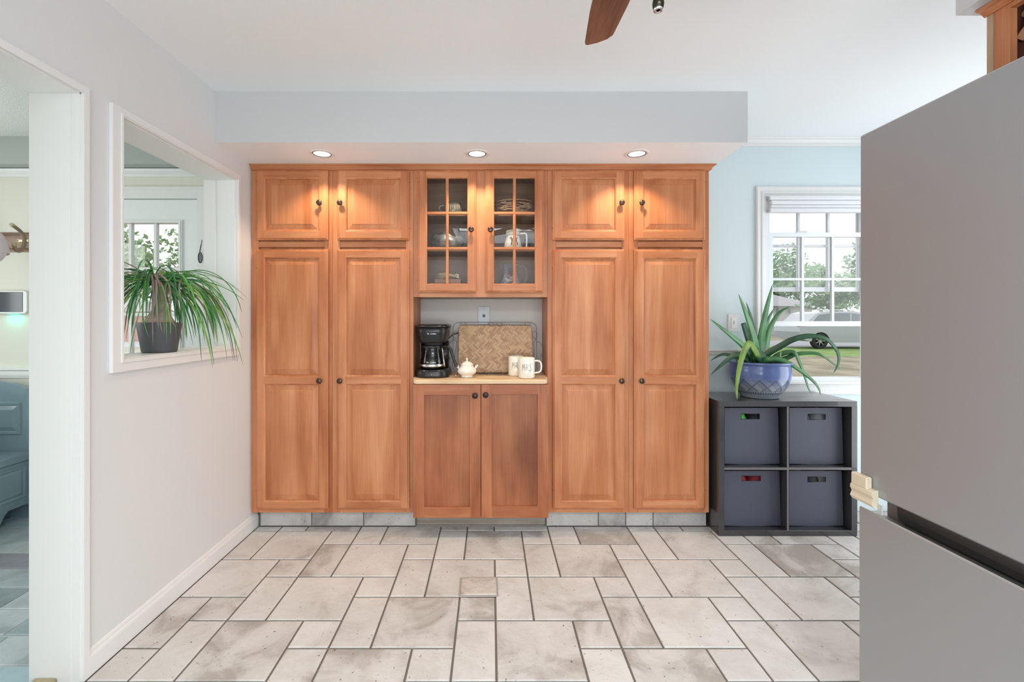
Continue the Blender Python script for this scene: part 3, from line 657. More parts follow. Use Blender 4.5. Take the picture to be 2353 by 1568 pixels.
for s_ in (-1, 1):
    m = MB(); h = .012; d = Vector((0, 1, s_)).normalized(); nn = Vector((0, -s_, 1)).normalized(); c = Vector((0, y3 - .042, 2.068))
    lo_, hi_ = (-.27, .056) if s_ > 0 else (-.06, .056)
    pts = [c + d * hi_ + nn * h, c + d * lo_ + nn * h, c + d * lo_ - nn * h, c + d * hi_ - nn * h]; xo = XC + .022 + (.012 if s_ > 0 else 0)
    m.loft([[(xx, p.y, p.z) for p in pts] for xx in (xo, xo + .0115)], True, 0, caps=True)
    m.build('lattice_slat', wood('lattice_%d' % s_, (.30, .15, .09), (.42, .23, .15), (.5, .3, .2), axis='Y'), t)
m = MB(); prof = [(0, 0), (.004, 0), (.007, .004), (.016, .012), (.026, .014), (.03, .017), (.03, .020), (0, .020)]
m.loft([[(XC - p[0], yy, ZS - .021 + p[1]) for p in prof] for yy in (.55, yc + .004)], True, 0, caps=True); m.build('cornice', WOODV, t)
# ================================================================== CEILING FAN
hx, hy, bz = .33, .875, 2.15
t = thing('ceiling_fan', 'ceiling fan with brown wooden blades and a pull chain', 'ceiling fan', (hx, hy, ZC))
BL = wood('fan_blade_walnut', (.13, .052, .032), (.22, .095, .062), (.30, .145, .10), axis='Y', scale=2.2)
MB().lathe([(0, 0), (.065, 0), (.065, -.02), (.03, -.05), (.018, -.055), (.018, -.13), (.06, -.14), (.10, -.17), (.105, -.23), (.08, -.27), (.04, -.29), (0, -.29)], (hx, hy, ZC), 'Z', 28).build('motor_housing', BRONZE, t)
for k in range(5):
    a = k * 2 * PI / 5 + .035
    pts = [(-.052, .17), (-.062, .30), (-.058, .45), (-.047, .60), (-.044, .612), (-.036, .618), (-.005, .616), (.025, .606), (.040, .590), (.052, .45), (.058, .30), (.048, .17)]
    ca, sa = math.cos(a), math.sin(a); m = MB()
    def pos(p, dz): return (hx + p[0] * ca + p[1] * sa, hy - p[0] * sa + p[1] * ca, bz + dz + p[0] * .18)
    m.loft([[pos(p, 0) for p in pts], [pos(p, .006) for p in pts]], True, 0, caps=True); m.build('blade', BL, t)
    m = MB(); m.tube([pos((0, .06), .012), pos((0, .13), .004), pos((0, .20), -.004)], [.012, .01, .014], 8, flat=.4); m.build('blade_iron', BRONZE, t)
fy = .9; fx = X(1512.5, fy); fz = Z(26, fy)
m = MB(); m.tube([(hx + .02, hy + .02, 2.13), (fx, fy, 2.08), (fx, fy, fz + .036)], .0012, 6); m.build('pull_chain', BRONZE, t)
m = MB(); m.lathe([(0, .040), (.003, .039), (.006, .034), (.010, .024), (.0115, .014), (.010, .006), (.008, .002)], (fx, fy, fz), 'Z', 18); m.build('chain_fob', plain('fob_bronze', (.05, .045, .03), .2, metal=.9), t)
m = MB(); m.lathe([(.004, .002), (.0065, 0), (.009, .001), (.0095, .004)], (fx, fy, fz), 'Z', 18); m.build('fob_ring', CHROME, t)
# ================================================================== NOOK THINGS
CT = .9025
# coffee maker
cx, cy = X(994.5, 2.72), 2.735
t = thing('coffee_maker', 'black drip coffee maker with glass carafe on the pine worktop', 'coffee maker', (cx, cy, CT))
def rrect(x0, x1, y0, y1, r0, z, n=5, rb=None):
    rb = r0 if rb is None else rb; p = []
    for qx, qy, a, r_ in ((x0 + r0, y0 + r0, PI, r0), (x1 - r0, y0 + r0, 1.5 * PI, r0), (x1 - rb, y1 - rb, 0, rb), (x0 + rb, y1 - rb, .5 * PI, rb)):
        for k in range(n + 1): p.append((qx + r_ * math.cos(a + k * PI / 2 / n), qy + r_ * math.sin(a + k * PI / 2 / n), z))
    return p
hw = .099; yfr = 2.645; ybk = 2.885
def slab(prof, mi=0, rr0=.07, sm=True):   # prof: (inset, z)
    m = MB(); m.loft([rrect(cx - hw + i, cx + hw - i, yfr + i, ybk - i * .5, rr0 - min(i, rr0 - .012), z, 6, .02) for i, z in prof], True, 0, sm, True); return m
slab([(.004, CT), (.001, CT + .004), (0, CT + .012), (.001, CT + .034), (.006, CT + .044), (.016, CT + .049)]).build('base', BLACKP, t)
zt = Z(746, 2.66); zl = Z(752.5, 2.66); zbb = Z(788, 2.66)
slab([(.030, zbb - .003), (.024, zbb), (.017, zbb + .012), (.010, zl - .03), (.004, zl - .001)]).build('brew_basket', BLACKP, t)
slab([(.0, zl), (-.002, zl + .003), (.001, zl + .008), (.012, zt)]).build('lid', BLACKP, t)
m = MB(); m.loft([rrect(cx - .085, cx + .085, 2.80, ybk - .002, .02, z, 4) for z in (CT + .048, zbb)], True, 0, True, True); m.build('tower', BLACKP, t)
m = MB(); m.lathe([(.055, zbb - .004), (.05, zbb - .020), (.02, zbb - .024), (.0, zbb - .024)], (cx + .003, 2.727, 0), 'Z', 24); m.build('drip_spout', BLACKM, t)
ca = (cx - .003, 2.727, CT + .0505); zc = Z(799, 2.66) - CT - .0505
car = MB(); car.lathe([(0, .001), (.070, .001), (.074, .006), (.0745, .02), (.070, .05), (.060, zc - .03), (.056, zc - .012), (.058, zc - .004)], ca, 'Z', 32); c1 = car.build('carafe', SMOKE, t)
MB().lathe([(.0745, .014), (.0755, .016), (.0752, .026), (.0738, .028)], ca, 'Z', 32).build('carafe_band', CHROME, c1)
MB().lathe([(.0575, zc - .006), (.0605, zc - .004), (.0605, zc + .007), (.045, zc + .011), (0, zc + .012)], ca, 'Z', 32).build('carafe_lid', BLACKP, c1)
MB().lathe([(0, .004), (.068, .004), (.0715, .02), (.068, .048), (.062, .075), (0, .0751)], ca, 'Z', 32).build('coffee', plain('coffee_liquid', (.012, .007, .005), .1), c1)
hy_ = 2.70
hp = smoothp([(ca[0] + .050, hy_ + .01, ca[2] + zc), (X(1027, hy_), hy_ - .008, ca[2] + zc + .003), (X(1036, hy_), hy_ - .014, ca[2] + zc - .012), (X(1042, hy_), hy_ - .016, Z(822, hy_)), (X(1048, hy_), hy_ - .016, Z(838, hy_)), (X(1049, hy_), hy_ - .016, Z(843, hy_))], 5)
MB().tube(hp, [.010] * (len(hp) - 1) + [.007], 10, flat=.9).build('carafe_handle', BLACKP, c1)
MB().tube([(ca[0] + .0615, 2.690, ca[2] + zc - .004), (ca[0] + .0745, 2.684, ca[2] + .03), (ca[0] + .078, 2.684, ca[2] + .012)], .004, 6).build('handle_strap', CHROME, c1)
text_mesh('logo', 'Mr. Coffee', .0125, WHITEINK, t, None, .3, fn=lambda x, y, z: (cx + x, yfr + .009 - y * .0 - z + abs(x) * .02, Z(769, 2.66) + y * .99))
text_mesh('logo', 'Mr. Coffee', .0125, WHITEINK, c1, None, .3, fn=lambda x, y, z: (ca[0] + .0748 * math.sin(x / .072), ca[1] - .0755 * math.cos(x / .072) - z + .004, Z(835, 2.66) + y))
for k in range(6):
    z = ca[2] + .03 + k * .012; an = .62; rd = .0748 - k * .0016
    MB().tube([(ca[0] + rd * math.sin(an + q), ca[1] - rd * math.cos(an + q), z) for q in (0, .05, .1)], .0006, 4).build('level_mark', WHITEINK, c1)
MB().lathe([(.008, 0), (.008, -.002), (.006, -.003), (0, -.003)], (cx + .003, yfr + .0015, CT + .020), 'Y', 16).build('power_button', plain('button_grey', (.06, .06, .06), .3), t)
MB().tube([(cx + .0, yfr - .0018, CT + .0195), (cx + .006, yfr - .0018, CT + .022)], .0012, 5).build('button_mark', WHITEINK, t)
cord = smoothp([(cx + .085, 2.86, CT + .09), (X(1026, 2.88), 2.89, Z(788, 2.88)), (X(1040, 2.9), 2.925, Z(770, 2.9)), (X(1058, 2.93), 2.94, Z(765, 2.93))], 6)
MB().tube(cord, .0035, 6).build('power_cord', BLACKM, t)
# woven tray in a wire holder
t = thing('woven_tray', 'woven bamboo serving tray leaning in the nook behind the mugs', 'tray', (X(1138, 2.90), 2.9, CT))
m, n, l, b = nt('woven_bamboo')
tc = n.new('ShaderNodeTexCoord'); mp = n.new('ShaderNodeMapping'); mp.inputs['Rotation'].default_value = (0, PI / 4, 0); l.new(tc.outputs['Object'], mp.inputs['Vector'])
sp = n.new('ShaderNodeSeparateXYZ'); l.new(mp.outputs[0], sp.inputs[0]); cb = n.new('ShaderNodeCombineXYZ'); l.new(sp.outputs['X'], cb.inputs['X']); l.new(sp.outputs['Z'], cb.inputs['Y'])
def mn(op, a, b_=None, c_=None):
    q = n.new('ShaderNodeMath'); q.operation = op
    for i, v in enumerate((a, b_, c_)):
        if v is None: continue
        if isinstance(v, (int, float)): q.inputs[i].default_value = v
        else: l.new(v, q.inputs[i])
    return q.outputs[0]
su, sv = mn('DIVIDE', sp.outputs['X'], .011), mn('DIVIDE', sp.outputs['Z'], .011); fu, fv = mn('FLOOR', su), mn('FLOOR', sv)
# twill: a strip shows for three steps along one direction, then dives under
k_ = mn('LESS_THAN', mn('FLOORED_MODULO', mn('ADD', fu, fv), 6), 3)
row = mn('ADD', mn('MULTIPLY', k_, fv), mn('MULTIPLY', mn('SUBTRACT', 1, k_), fu)); seg = mn('FLOOR', mn('DIVIDE', mn('ADD', fu, fv), 3))
wn = n.new('ShaderNodeTexWhiteNoise'); wn.noise_dimensions = '2D'; cv = n.new('ShaderNodeCombineXYZ'); l.new(row, cv.inputs[0]); l.new(seg, cv.inputs[1]); l.new(cv.outputs[0], wn.inputs['Vector'])
cr = n.new('ShaderNodeValToRGB'); cr.color_ramp.elements[0].color = (.40, .20, .09, 1); cr.color_ramp.elements[1].color = (.62, .40, .20, 1); l.new(wn.outputs['Value'], cr.inputs['Fac'])
across = mn('ADD', mn('MULTIPLY', k_, mn('FRACT', sv)), mn('MULTIPLY', mn('SUBTRACT', 1, k_), mn('FRACT', su)))
gap = mn('GREATER_THAN', mn('ABSOLUTE', mn('SUBTRACT', across, .5)), .43)
mg = n.new('ShaderNodeMix'); mg.data_type = 'RGBA'; l.new(mn('MULTIPLY', gap, .6), mg.inputs['Factor']); l.new(cr.outputs['Color'], mg.inputs[6]); mg.inputs[7].default_value = (.22, .11, .05, 1)
l.new(mg.outputs[2], b.inputs['Base Color']); b.inputs['Roughness'].default_value = .45
bp = n.new('ShaderNodeBump'); bp.inputs['Strength'].default_value = .5; bp.inputs['Distance'].default_value = .002; l.new(mn('SUBTRACT', 1, gap), bp.inputs['Height']); l.new(bp.outputs['Normal'], b.inputs['Normal'])
WEAVE = m
tx0, tx1, tz0, tz1 = X(1053, 2.9), X(1223, 2.9), CT + .006, Z(748, 2.9)
def lean(z): return 2.875 + (z - tz0) * .10
def rz(x0, x1, z0, z1, r_, dy, n_=6):
    p = []
    for qx, qz, a in ((x0 + r_, z0 + r_, PI), (x1 - r_, z0 + r_, 1.5 * PI), (x1 - r_, z1 - r_, 0), (x0 + r_, z1 - r_, .5 * PI)):
        for k in range(n_ + 1):
            z = qz + r_ * math.sin(a + k * PI / 2 / n_); p.append((qx + r_ * math.cos(a + k * PI / 2 / n_), lean(z) + dy, z))
    return p
m = MB(); m.loft([rz(tx0 + .004, tx1 - .004, tz0 + .004, tz1 - .004, .026, -.004), rz(tx0, tx1, tz0, tz1, .03, 0), rz(tx0, tx1, tz0, tz1, .03, .008)], True, 0, caps=True); m.build('woven_panel', WEAVE, t)
WIRE = plain('dark_wire', (.20, .17, .14), .3, metal=.8)
fx0, fx1, fz0_, fz1_ = X(1041, 2.9), X(1233, 2.9), CT + .004, Z(741.5, 2.9)
MB().tube(rz(fx0, fx1, fz0_, fz1_, .035, .006), .0019, 6, closed=True).build('wire_frame', WIRE, t)
def loopw(cxp, cyp, rx, rz_, name='scroll', a0=0, a1=2 * PI, d=2.885):
    c = (X(cxp, d), Z(cyp, d)); k = d / F
    pts = [(c[0] + rx * k * math.cos(a0 + (a1 - a0) * i / 18), d, c[1] + rz_ * k * math.sin(a0 + (a1 - a0) * i / 18)) for i in range(19)]
    MB().tube(pts, .0015, 6).build(name, WIRE, t)
loopw(1048, 770, 7, 8, a0=-2.2, a1=4.4); loopw(1229, 770, 6, 8, a0=-1.3, a1=5.3)
for sx_ in (1041, 1233): MB().tube([(X(sx_, 2.885), 2.887, Z(779, 2.885)), (X(sx_ + (9 if sx_ < 1100 else -7), 2.885), 2.884, Z(786, 2.885)), (X(sx_ + (3 if sx_ < 1100 else -6), 2.885), 2.887, Z(825, 2.885))], .0015, 6).build('side_wire', WIRE, t)
loopw(1233, 805, 14, 20, 'handle', -PI / 2, PI / 2, 2.90); loopw(1041, 805, 12, 22, 'handle', PI / 2, 1.5 * PI, 2.90)
for q in (1064, 1128, 1148, 1212): loopw(q, 745, 7, 3.5)
for q in (1122, 1146): loopw(q, 857, 8, 5.0, d=2.80)
MB().tube([(X(1095, 2.84), 2.86, CT + .004), (X(1165, 2.84), 2.80, CT + .004)], .0015, 6).build('foot_wire', WIRE, t); MB().tube([(X(1165, 2.84), 2.86, CT + .004), (X(1100, 2.84), 2.80, CT + .004)], .0015, 6).build('foot_wire', WIRE, t)
# sugar bowl
sx_, sy_ = X(1073, 2.70), 2.70
t = thing('sugar_bowl', 'small cream ceramic lidded sugar bowl between coffee maker and mugs', 'sugar bowl', (sx_, sy_, CT))
MB().lathe([(0, .001), (.036, .001), (.037, .006), (.032, .011), (.044, .018), (.056, .030), (.058, .040), (.052, .050), (.042, .058), (.038, .066), (.037, .074), (.034, .074), (.033, .06), (0, .05)], (sx_, sy_, CT), 'Z', 32).build('bowl', CERAM, t)
MB().lathe([(.0375, .0742), (.0375, .077), (.030, .085), (.018, .092), (.006, .095), (.0045, .100), (.006, .108), (.004, .114), (0, .115)], (sx_, sy_, CT), 'Z', 28).build('lid', CERAM, t)
for s_ in (-1, 1):
    hp = smoothp([(sx_ + s_ * .046, sy_, CT + .048), (sx_ + s_ * .056, sy_, CT + .058), (sx_ + s_ * .064, sy_, CT + .070), (sx_ + s_ * .056, sy_, CT + .069), (sx_ + s_ * .049, sy_, CT + .060), (sx_ + s_ * .050, sy_, CT + .050)], 4)
    MB().tube(hp, .0035, 8).build('handle', CERAM, t)
COP = plain('copper', (.55, .24, .14), .3, metal=.7)
sp_ = thing('spoon', 'small copper spoon hanging from the sugar bowl handle', 'spoon', (sx_ - .064, sy_ - .012, CT))
MB().tube([(sx_ - .058, sy_ - .006, CT + .055), (sx_ - .063, sy_ - .012, CT + .030), (sx_ - .066, sy_ - .014, CT + .016)], .0016, 6).build('spoon_handle', COP, sp_)
MB().ball((sx_ - .066, sy_ - .014, CT + .010), .0075, 10, 6, 0, (.8, .4, 1.25)).build('spoon_bowl', COP, sp_)
# mugs
def strokes(parent, cxm, cym, rad, z0, letters, hgt, wid, a_start):
    L = {'M': [[(0, 0), (.12, 1), (.5, .35), (.75, 1), (.95, 0)]], 'R': [[(.1, 0), (.15, 1), (.75, .85), (.7, .55), (.15, .5), (.5, .4), (.95, 0)]],
         'S': [[(.85, .95), (.55, 1), (.3, .8), (.55, .5), (.6, .15), (.3, .0), (.0, .15)]], '.': [[(.05, .02), (.12, .03), (.05, .04)]]}
    x = a_start
    for ch in letters:
        for st in L[ch]:
            pts = []
            for (u, v) in (st if ch != 'S' else [(p.x, p.y) for p in smoothp([(q[0], q[1], 0) for q in st], 4)]):
                an = (x + u * wid) / rad; pts.append((cxm + (rad + .0003) * math.sin(an), cym - (rad + .0003) * math.cos(an), z0 + v * hgt))
            fine = []
            for a, b in zip(pts[:-1], pts[1:]):
                for k in range(4):
                    v = Vector(a).lerp(Vector(b), k / 4); dv = Vector((v.x - cxm, v.y - cym, 0)).normalized() * (rad + .0003); fine.append((cxm + dv.x, cym + dv.y, v.z))
            fine.append(pts[-1])
            MB().tube(fine, .0008, 5).build('lettering', INK, parent)
        x += wid * (1.25 if ch != '.' else .3)
def mug(mx, my, lab, word, st, handle):
    t = thing('mug', lab, 'mug', (mx, my, CT), 'lettered coffee mugs')
    R_, Hm = .0475, .120
    MB().lathe([(0, .002), (.040, .002), (.042, 0), (.046, .003), (R_, .010), (R_, Hm - .002), (R_ - .0015, Hm), (R_ - .004, Hm - .001), (R_ - .004, .008), (0, .006)], (mx, my, CT), 'Z', 40).build('cup', CERAM, t)
    d = Vector(handle).normalized()
    hp = smoothp([(mx + d.x * (R_ - .002), my + d.y * (R_ - .002), CT + .100), (mx + d.x * (R_ + .022), my + d.y * (R_ + .022), CT + .100), (mx + d.x * (R_ + .036), my + d.y * (R_ + .036), CT + .085), (mx + d.x * (R_ + .037), my + d.y * (R_ + .037), CT + .055), (mx + d.x * (R_ + .027), my + d.y * (R_ + .027), CT + .036), (mx + d.x * (R_ - .002), my + d.y * (R_ - .002), CT + .030)], 5)
    MB().tube(hp, .0065, 10, flat=.8).build('handle', CERAM, t)
    strokes(t, mx, my, R_, CT + .045, word, .040, .017, st)
mug(X(1210, 2.665), 2.665, 'cream mug lettered MRS. with its handle to the right', 'MRS.', -.030, (1, -.1, 0))
mug(X(1186, 2.765), 2.775, 'cream mug lettered MR. partly behind the other mug', 'MR.', -.027, (.3, 1, 0))
# ================================================================== BEHIND THE CABINET GLASS
IN = wood('x', (.1, .1, .1), (.1, .1, .1), (.1, .1, .1)) if False else None
gy = 2.80
mx, mz = X(1041, gy), SH1
GRN = plain('olive_glaze', (.22, .22, .17), .2, coat=.6, var=.25, vscale=30)
t = thing('stoneware_mug', 'squat olive stoneware mug with pale dripping glaze behind cabinet glass', 'mug', (mx, gy, mz))
MB().lathe([(0, .001), (.045, .001), (.055, .012), (.058, .035), (.052, .06), (.045, .078), (.042, .078), (.048, .058), (.052, .035), (.045, .012), (0, .008)], (mx, gy, mz), 'Z', 28).build('cup', GRN, t)
hp = smoothp([(mx - .048, gy - .01, mz + .062), (mx - .075, gy - .012, mz + .060), (mx - .084, gy - .012, mz + .042), (mx - .072, gy - .012, mz + .022), (mx - .054, gy - .01, mz + .018)], 4); MB().tube(hp, .006, 8).build('handle', GRN, t)
m = MB()
for k in range(9):
    an = -.75 + k * .19; rd = .0575; ln = random.uniform(.018, .04)
    m.tube([(mx + .051 * math.sin(an), gy - .051 * math.cos(an), mz + .066), (mx + rd * math.sin(an), gy - rd * math.cos(an), mz + .052), (mx + (rd + .001) * math.sin(an), gy - (rd + .001) * math.cos(an), mz + .052 - ln)], [.003, .004, .0028], 6)
m.build('glaze_drips', plain('pale_glaze', (.62, .56, .42), .2), t)
# mercury bowl
bx_, bz_ = X(1030, gy), SH2
m = MB(); R = []
for r_, h in ((.0, .004), (.05, .003), (.085, .02), (.105, .045), (.110, .07), (.104, .09), (.100, .088), (.104, .07), (.098, .045), (.08, .024), (0, .01)):
    R.append([(bx_ + r_ * math.cos(2 * PI * i / 40), gy + r_ * .85 * math.sin(2 * PI * i / 40), bz_ + h + (.010 * math.sin(3 * 2 * PI * i / 40 + 1) + .005 * math.sin(7 * 2 * PI * i / 40)) * (h / .09)) for i in range(40)])
m.loft(R, True, 0, True)
tag(m.build('silver_bowl', plain('mottled_silver', (.42, .41, .36), .22, metal=.7, var=.5, vscale=28, bump=.5, bscale=40)), 'silvery mottled bowl with a wavy rim behind cabinet glass', 'bowl')
# dried grass bunch on a small box
t = thing('dried_flowers', 'dried flower bunch lying on a wooden box in the lower glass cabinet', 'dried flowers', (X(1030, gy), gy, gz0 + .02))
fz_ = gz0 + .02; fxc = X(1028, gy)
MB().bbox(fxc - .075, fxc + .085, gy - .03, gy + .06, fz_ + .0005, fz_ + .095, .003).build('box', wood('box_wood', (.20, .08, .04), (.30, .13, .07), (.38, .18, .1)), t)
STR = plain('dried_straw', (.60, .48, .28), .7)
for k in range(26):
    an = random.uniform(-.25, .35); ln = random.uniform(.08, .12); zz = fz_ + .10 + random.random() * .012
    MB().tube(smoothp([(fxc + .055, gy - .028 + random.uniform(-.008, .008), zz + .004), (fxc + .0, gy - .03 + random.uniform(-.01, .01), zz + .012 + an * .03), (fxc + .055 - ln, gy - .03 + random.uniform(-.02, .02), zz + an * .06)], 3), [.0012] * 6 + [.0004], 4).build('stem', STR, t)
for k in range(14): MB().ball((fxc + .055 + random.random() * .018, gy - .03 + random.uniform(-.01, .01), fz_ + .105 + random.uniform(-.006, .016)), .005, 6, 5).build('flower_head', plain('pale_flower', (.75, .66, .48), .7), t)
# twig basket
kx_, kz_ = X(1182, gy), SH1
t = thing('twig_basket', 'round woven twig basket behind the upper right glass pane', 'basket', (kx_, gy, kz_))
TW = plain('pale_twig', (.55, .36, .23), .6)
for k in range(46):
    a0 = random.random() * 2 * PI; da = random.uniform(.8, 1.8); z0_, z1_ = random.uniform(.004, .078), random.uniform(.004, .078)
    MB().tube([(kx_ + (.112 + random.uniform(-.004, .004)) * math.cos(a0 + da * q / 6), gy - .005 + (.085) * math.sin(a0 + da * q / 6), kz_ + z0_ + (z1_ - z0_) * q / 6) for q in range(7)], .0019, 5).build('twig', TW, t)
for z in (.003, .08): MB().tube([(kx_ + .114 * math.cos(2 * PI * i / 28), gy - .005 + .087 * math.sin(2 * PI * i / 28), kz_ + z) for i in range(28)], .0028, 6, closed=True).build('rim', TW, t)
MB().lathe([(0, .001), (.106, .001), (.106, .004), (0, .004)], (kx_, gy - .005, kz_), 'Z', 28, sy=.76).build('base', plain('dark_base', (.06, .035, .025), .7), t)
# travel mug with dog silhouette
qx, qz = X(1178, gy), SH2
t = thing('travel_mug', 'cream travel mug with a black dog silhouette behind cabinet glass', 'mug', (qx, gy - .03, qz)); qy = gy - .03
MB().lathe([(0, .001), (.054, .001), (.056, .006), (.054, .03), (.044, .07), (.038, .088), (0, .089)], (qx, qy, qz), 'Z', 32).build('body', CERAM, t)
MB().lathe([(.041, .0885), (.043, .092), (.043, .112), (.036, .118), (.028, .119), (0, .119)], (qx, qy, qz), 'Z', 32).build('lid', CERAM, t)
hp = smoothp([(qx + .042, qy - .005, qz + .098), (qx + .072, qy - .008, qz + .099), (qx + .082, qy - .008, qz + .090), (qx + .083, qy - .008, qz + .05), (qx + .080, qy - .008, qz + .012), (qx + .066, qy - .008, qz + .006)], 4); MB().tube(hp, .005, 8).build('handle', CERAM, t)
dog = [(1.3 * a_, 1.3 * (b_ - .026) + .024) for a_, b_ in [(-.018, .058), (-.013, .061), (-.009, .066), (-.006, .062), (-.004, .056), (.012, .055), (.020, .060), (.024, .068), (.023, .057), (.019, .050), (.020, .040), (.022, .026), (.017, .026), (.015, .038), (.010, .042), (-.002, .042), (-.004, .026), (-.009, .026), (-.008, .042), (-.011, .050), (-.012, .055), (-.018, .055)]]
m = MB()
def wrap(p, d):
    hgt = p[1]; rd = .054 - max(0, hgt - .03) * .25 + d; an = (p[0] - .002) / .05; return (qx + rd * math.sin(an), qy - rd * math.cos(an), qz + hgt)
m.loft([[wrap(p, .0015) for p in dog], [wrap(p, .0005) for p in dog]], True, 0, caps=True); m.build('dog_emblem', INK, t)
for a_ in (-.022, -.014, -.006, .016):
    MB().tube([(qx + .0555 * math.sin((a_ + q_) / .05), qy - .0558 * math.cos((a_ + q_) / .05), qz + .016 + .002 * k) for k, q_ in enumerate((0, .003, .006))], .0012, 5).build('caption_mark', INK, t)
# stem glass
wx_, wy_ = X(1217, 2.86), 2.87
tag(MB().lathe([(.026, 0.001), (.024, .003), (.004, .006), (.003, .045), (.006, .05), (.024, .06), (.034, .075), (.033, .078)], (wx_, wy_, SH2), 'Z', 24).build('stem_glass', thin_glass('dark_glass', (.25, .16, .12))), 'dark stemmed glass standing behind the travel mug', 'glass')
# glass pitcher with shells
px_, pz_ = X(1173, gy), gz0 + .021
t = thing('glass_pitcher', 'clear glass pitcher half filled with shells in the lower cabinet', 'pitcher', (px_, gy, pz_))
PG = bpy.data.materials.new('pitcher_glass'); PG.use_nodes = True
n = PG.node_tree.nodes; l = PG.node_tree.links; n.clear(); o_ = n.new('ShaderNodeOutputMaterial'); mx_ = n.new('ShaderNodeMixShader'); lw_ = n.new('ShaderNodeLayerWeight'); lw_.inputs[0].default_value = .45
tr = n.new('ShaderNodeBsdfTransparent'); tr.inputs[0].default_value = (.93, .93, .95, 1); gl = n.new('ShaderNodeBsdfPrincipled'); gl.inputs['Base Color'].default_value = (.55, .56, .6, 1); gl.inputs['Roughness'].default_value = .08
l.new(lw_.outputs['Facing'], mx_.inputs[0]); l.new(tr.outputs[0], mx_.inputs[1]); l.new(gl.outputs[0], mx_.inputs[2]); l.new(mx_.outputs[0], o_.inputs[0])
MB().lathe([(0, .001), (.055, .001), (.066, .01), (.071, .035), (.066, .065), (.05, .10), (.043, .13), (.043, .155), (.05, .175), (.053, .180), (.050, .179), (.040, .155), (.040, .13), (.047, .10), (.063, .065), (.068, .035), (.062, .012), (0, .006)], (px_, gy, pz_), 'Z', 32).build('jug', PG, t)
hp = smoothp([(px_ + .048, gy - .01, pz_ + .172), (px_ + .075, gy - .014, pz_ + .172), (px_ + .098, gy - .016, pz_ + .145), (px_ + .100, gy - .016, pz_ + .105), (px_ + .085, gy - .014, pz_ + .07), (px_ + .066, gy - .01, pz_ + .052)], 4); MB().tube(hp, .006, 8).build('handle', PG, t)
MB().tube([(px_ - .043, gy - .01, pz_ + .168), (px_ - .056, gy - .012, pz_ + .176), (px_ - .064, gy - .014, pz_ + .181)], [.012, .009, .004], 8).build('spout', PG, t)
for k in range(60):
    an = random.random() * 2 * PI; rd = .050 * math.sqrt(random.random()); z = random.uniform(.016, .118)
    if z > .055: rd *= .8
    o = MB().ball((0, 0, 0), random.uniform(.009, .013), 8, 6, 0, (1, .8, .55)).build('shell', plain('shell_%d' % (k % 3), [(.80, .68, .52), (.62, .33, .18), (.85, .78, .68)][k % 3], .5)); o.location = (px_ + rd * math.cos(an), gy + rd * math.sin(an), pz_ + z); o.rotation_euler = (random.random() * 3, random.random() * 3, 0); par(o, t)
# ================================================================== PLANTS
def leaf(pts, w0, name, mat, parent, th=.25, tipk=1.0, blunt=False, fold=.35, up=None, seg=5):
    """tapered fleshy blade along pts: V-shaped cross-section"""
    P = smoothp(pts, seg); N = len(P); R = []
    prevs = None
    for i, p in enumerate(P):
        t_ = (P[min(N - 1, i + 1)] - P[max(0, i - 1)]).normalized()
        s_ = t_.cross(Vector(up or (0, -1, .35)))
        s_ = s_.normalized() if s_.length > 1e-4 else Vector((1, 0, 0))
        if prevs is not None and s_.dot(prevs) < 0: s_ = -s_
        prevs = s_
        nrm = s_.cross(t_).normalized()
        u = i / (N - 1); wd = w0 * ((1 - u) ** .62 if not blunt else 1 - .35 * u) * (.85 + .15 * min(1, u * 6)) / 2 + .0004
        R.append([p - s_ * wd + nrm * wd * fold, p + nrm * 0, p + s_ * wd + nrm * wd * fold, p - nrm * wd * th * 2])
    m = MB(); m.loft(R, True, 0, True, True); return m.build(name, mat, parent)
ALOE = plain('aloe_green', (.075, .24, .085), .35, var=.35, vscale=9, coat=.2)
ALOED = plain('aloe_dark_green', (.045, .13, .065), .4, var=.35, vscale=9)
ALOEY = plain('aloe_yellow_green', (.22, .36, .06), .4, var=.3, vscale=9)
pc = (X(1745, 2.775), 2.775, sz1)
t = thing('potted_aloe', 'aloe plant with long spiky leaves in a blue glazed bowl pot', 'potted plant', pc)
m, n, l, b = nt('blue_glazed_pot'); POT = m
tc = n.new('ShaderNodeTexCoord'); sp = n.new('ShaderNodeSeparateXYZ'); sub = n.new('ShaderNodeVectorMath'); sub.operation = 'SUBTRACT'; sub.inputs[1].default_value = pc
l.new(tc.outputs['Object'], sub.inputs[0]); sub.inputs[1].default_value = (pc[0] - 0, pc[1], 0); l.new(sub.outputs[0], sp.inputs[0])
sub.inputs[1].default_value = (0, 0, 0)
at = n.new('ShaderNodeMath'); at.operation = 'ARCTAN2'; l.new(sp.outputs['X'], at.inputs[0]); l.new(sp.outputs['Y'], at.inputs[1])
def math_(op, a, b_=None):
    q = n.new('ShaderNodeMath'); q.operation = op
    for i, v in enumerate((a, b_)):
        if v is None: continue
        if isinstance(v, (int, float)): q.inputs[i].default_value = v
        else: l.new(v, q.inputs[i])
    return q.outputs[0]
ang = math_('MULTIPLY', at.outputs[0], 12 / (2 * PI)); hz = math_('DIVIDE', sp.outputs['Z'], .075)
d1 = math_('FRACT', math_('ADD', ang, hz)); d2 = math_('FRACT', math_('SUBTRACT', ang, hz))
def lines(v, k, wd): return math_('LESS_THAN', math_('ABSOLUTE', math_('SUBTRACT', math_('FRACT', math_('MULTIPLY', v, k)), .5)), wd)
big = math_('MAXIMUM', lines(d1, 1, .06), lines(d2, 1, .06)); fine = math_('MULTIPLY', lines(d1, 7, .22), math_('GREATER_THAN', d2, .45))
zone = math_('MULTIPLY', math_('GREATER_THAN', sp.outputs['Z'], .048), math_('LESS_THAN', sp.outputs['Z'], .118))
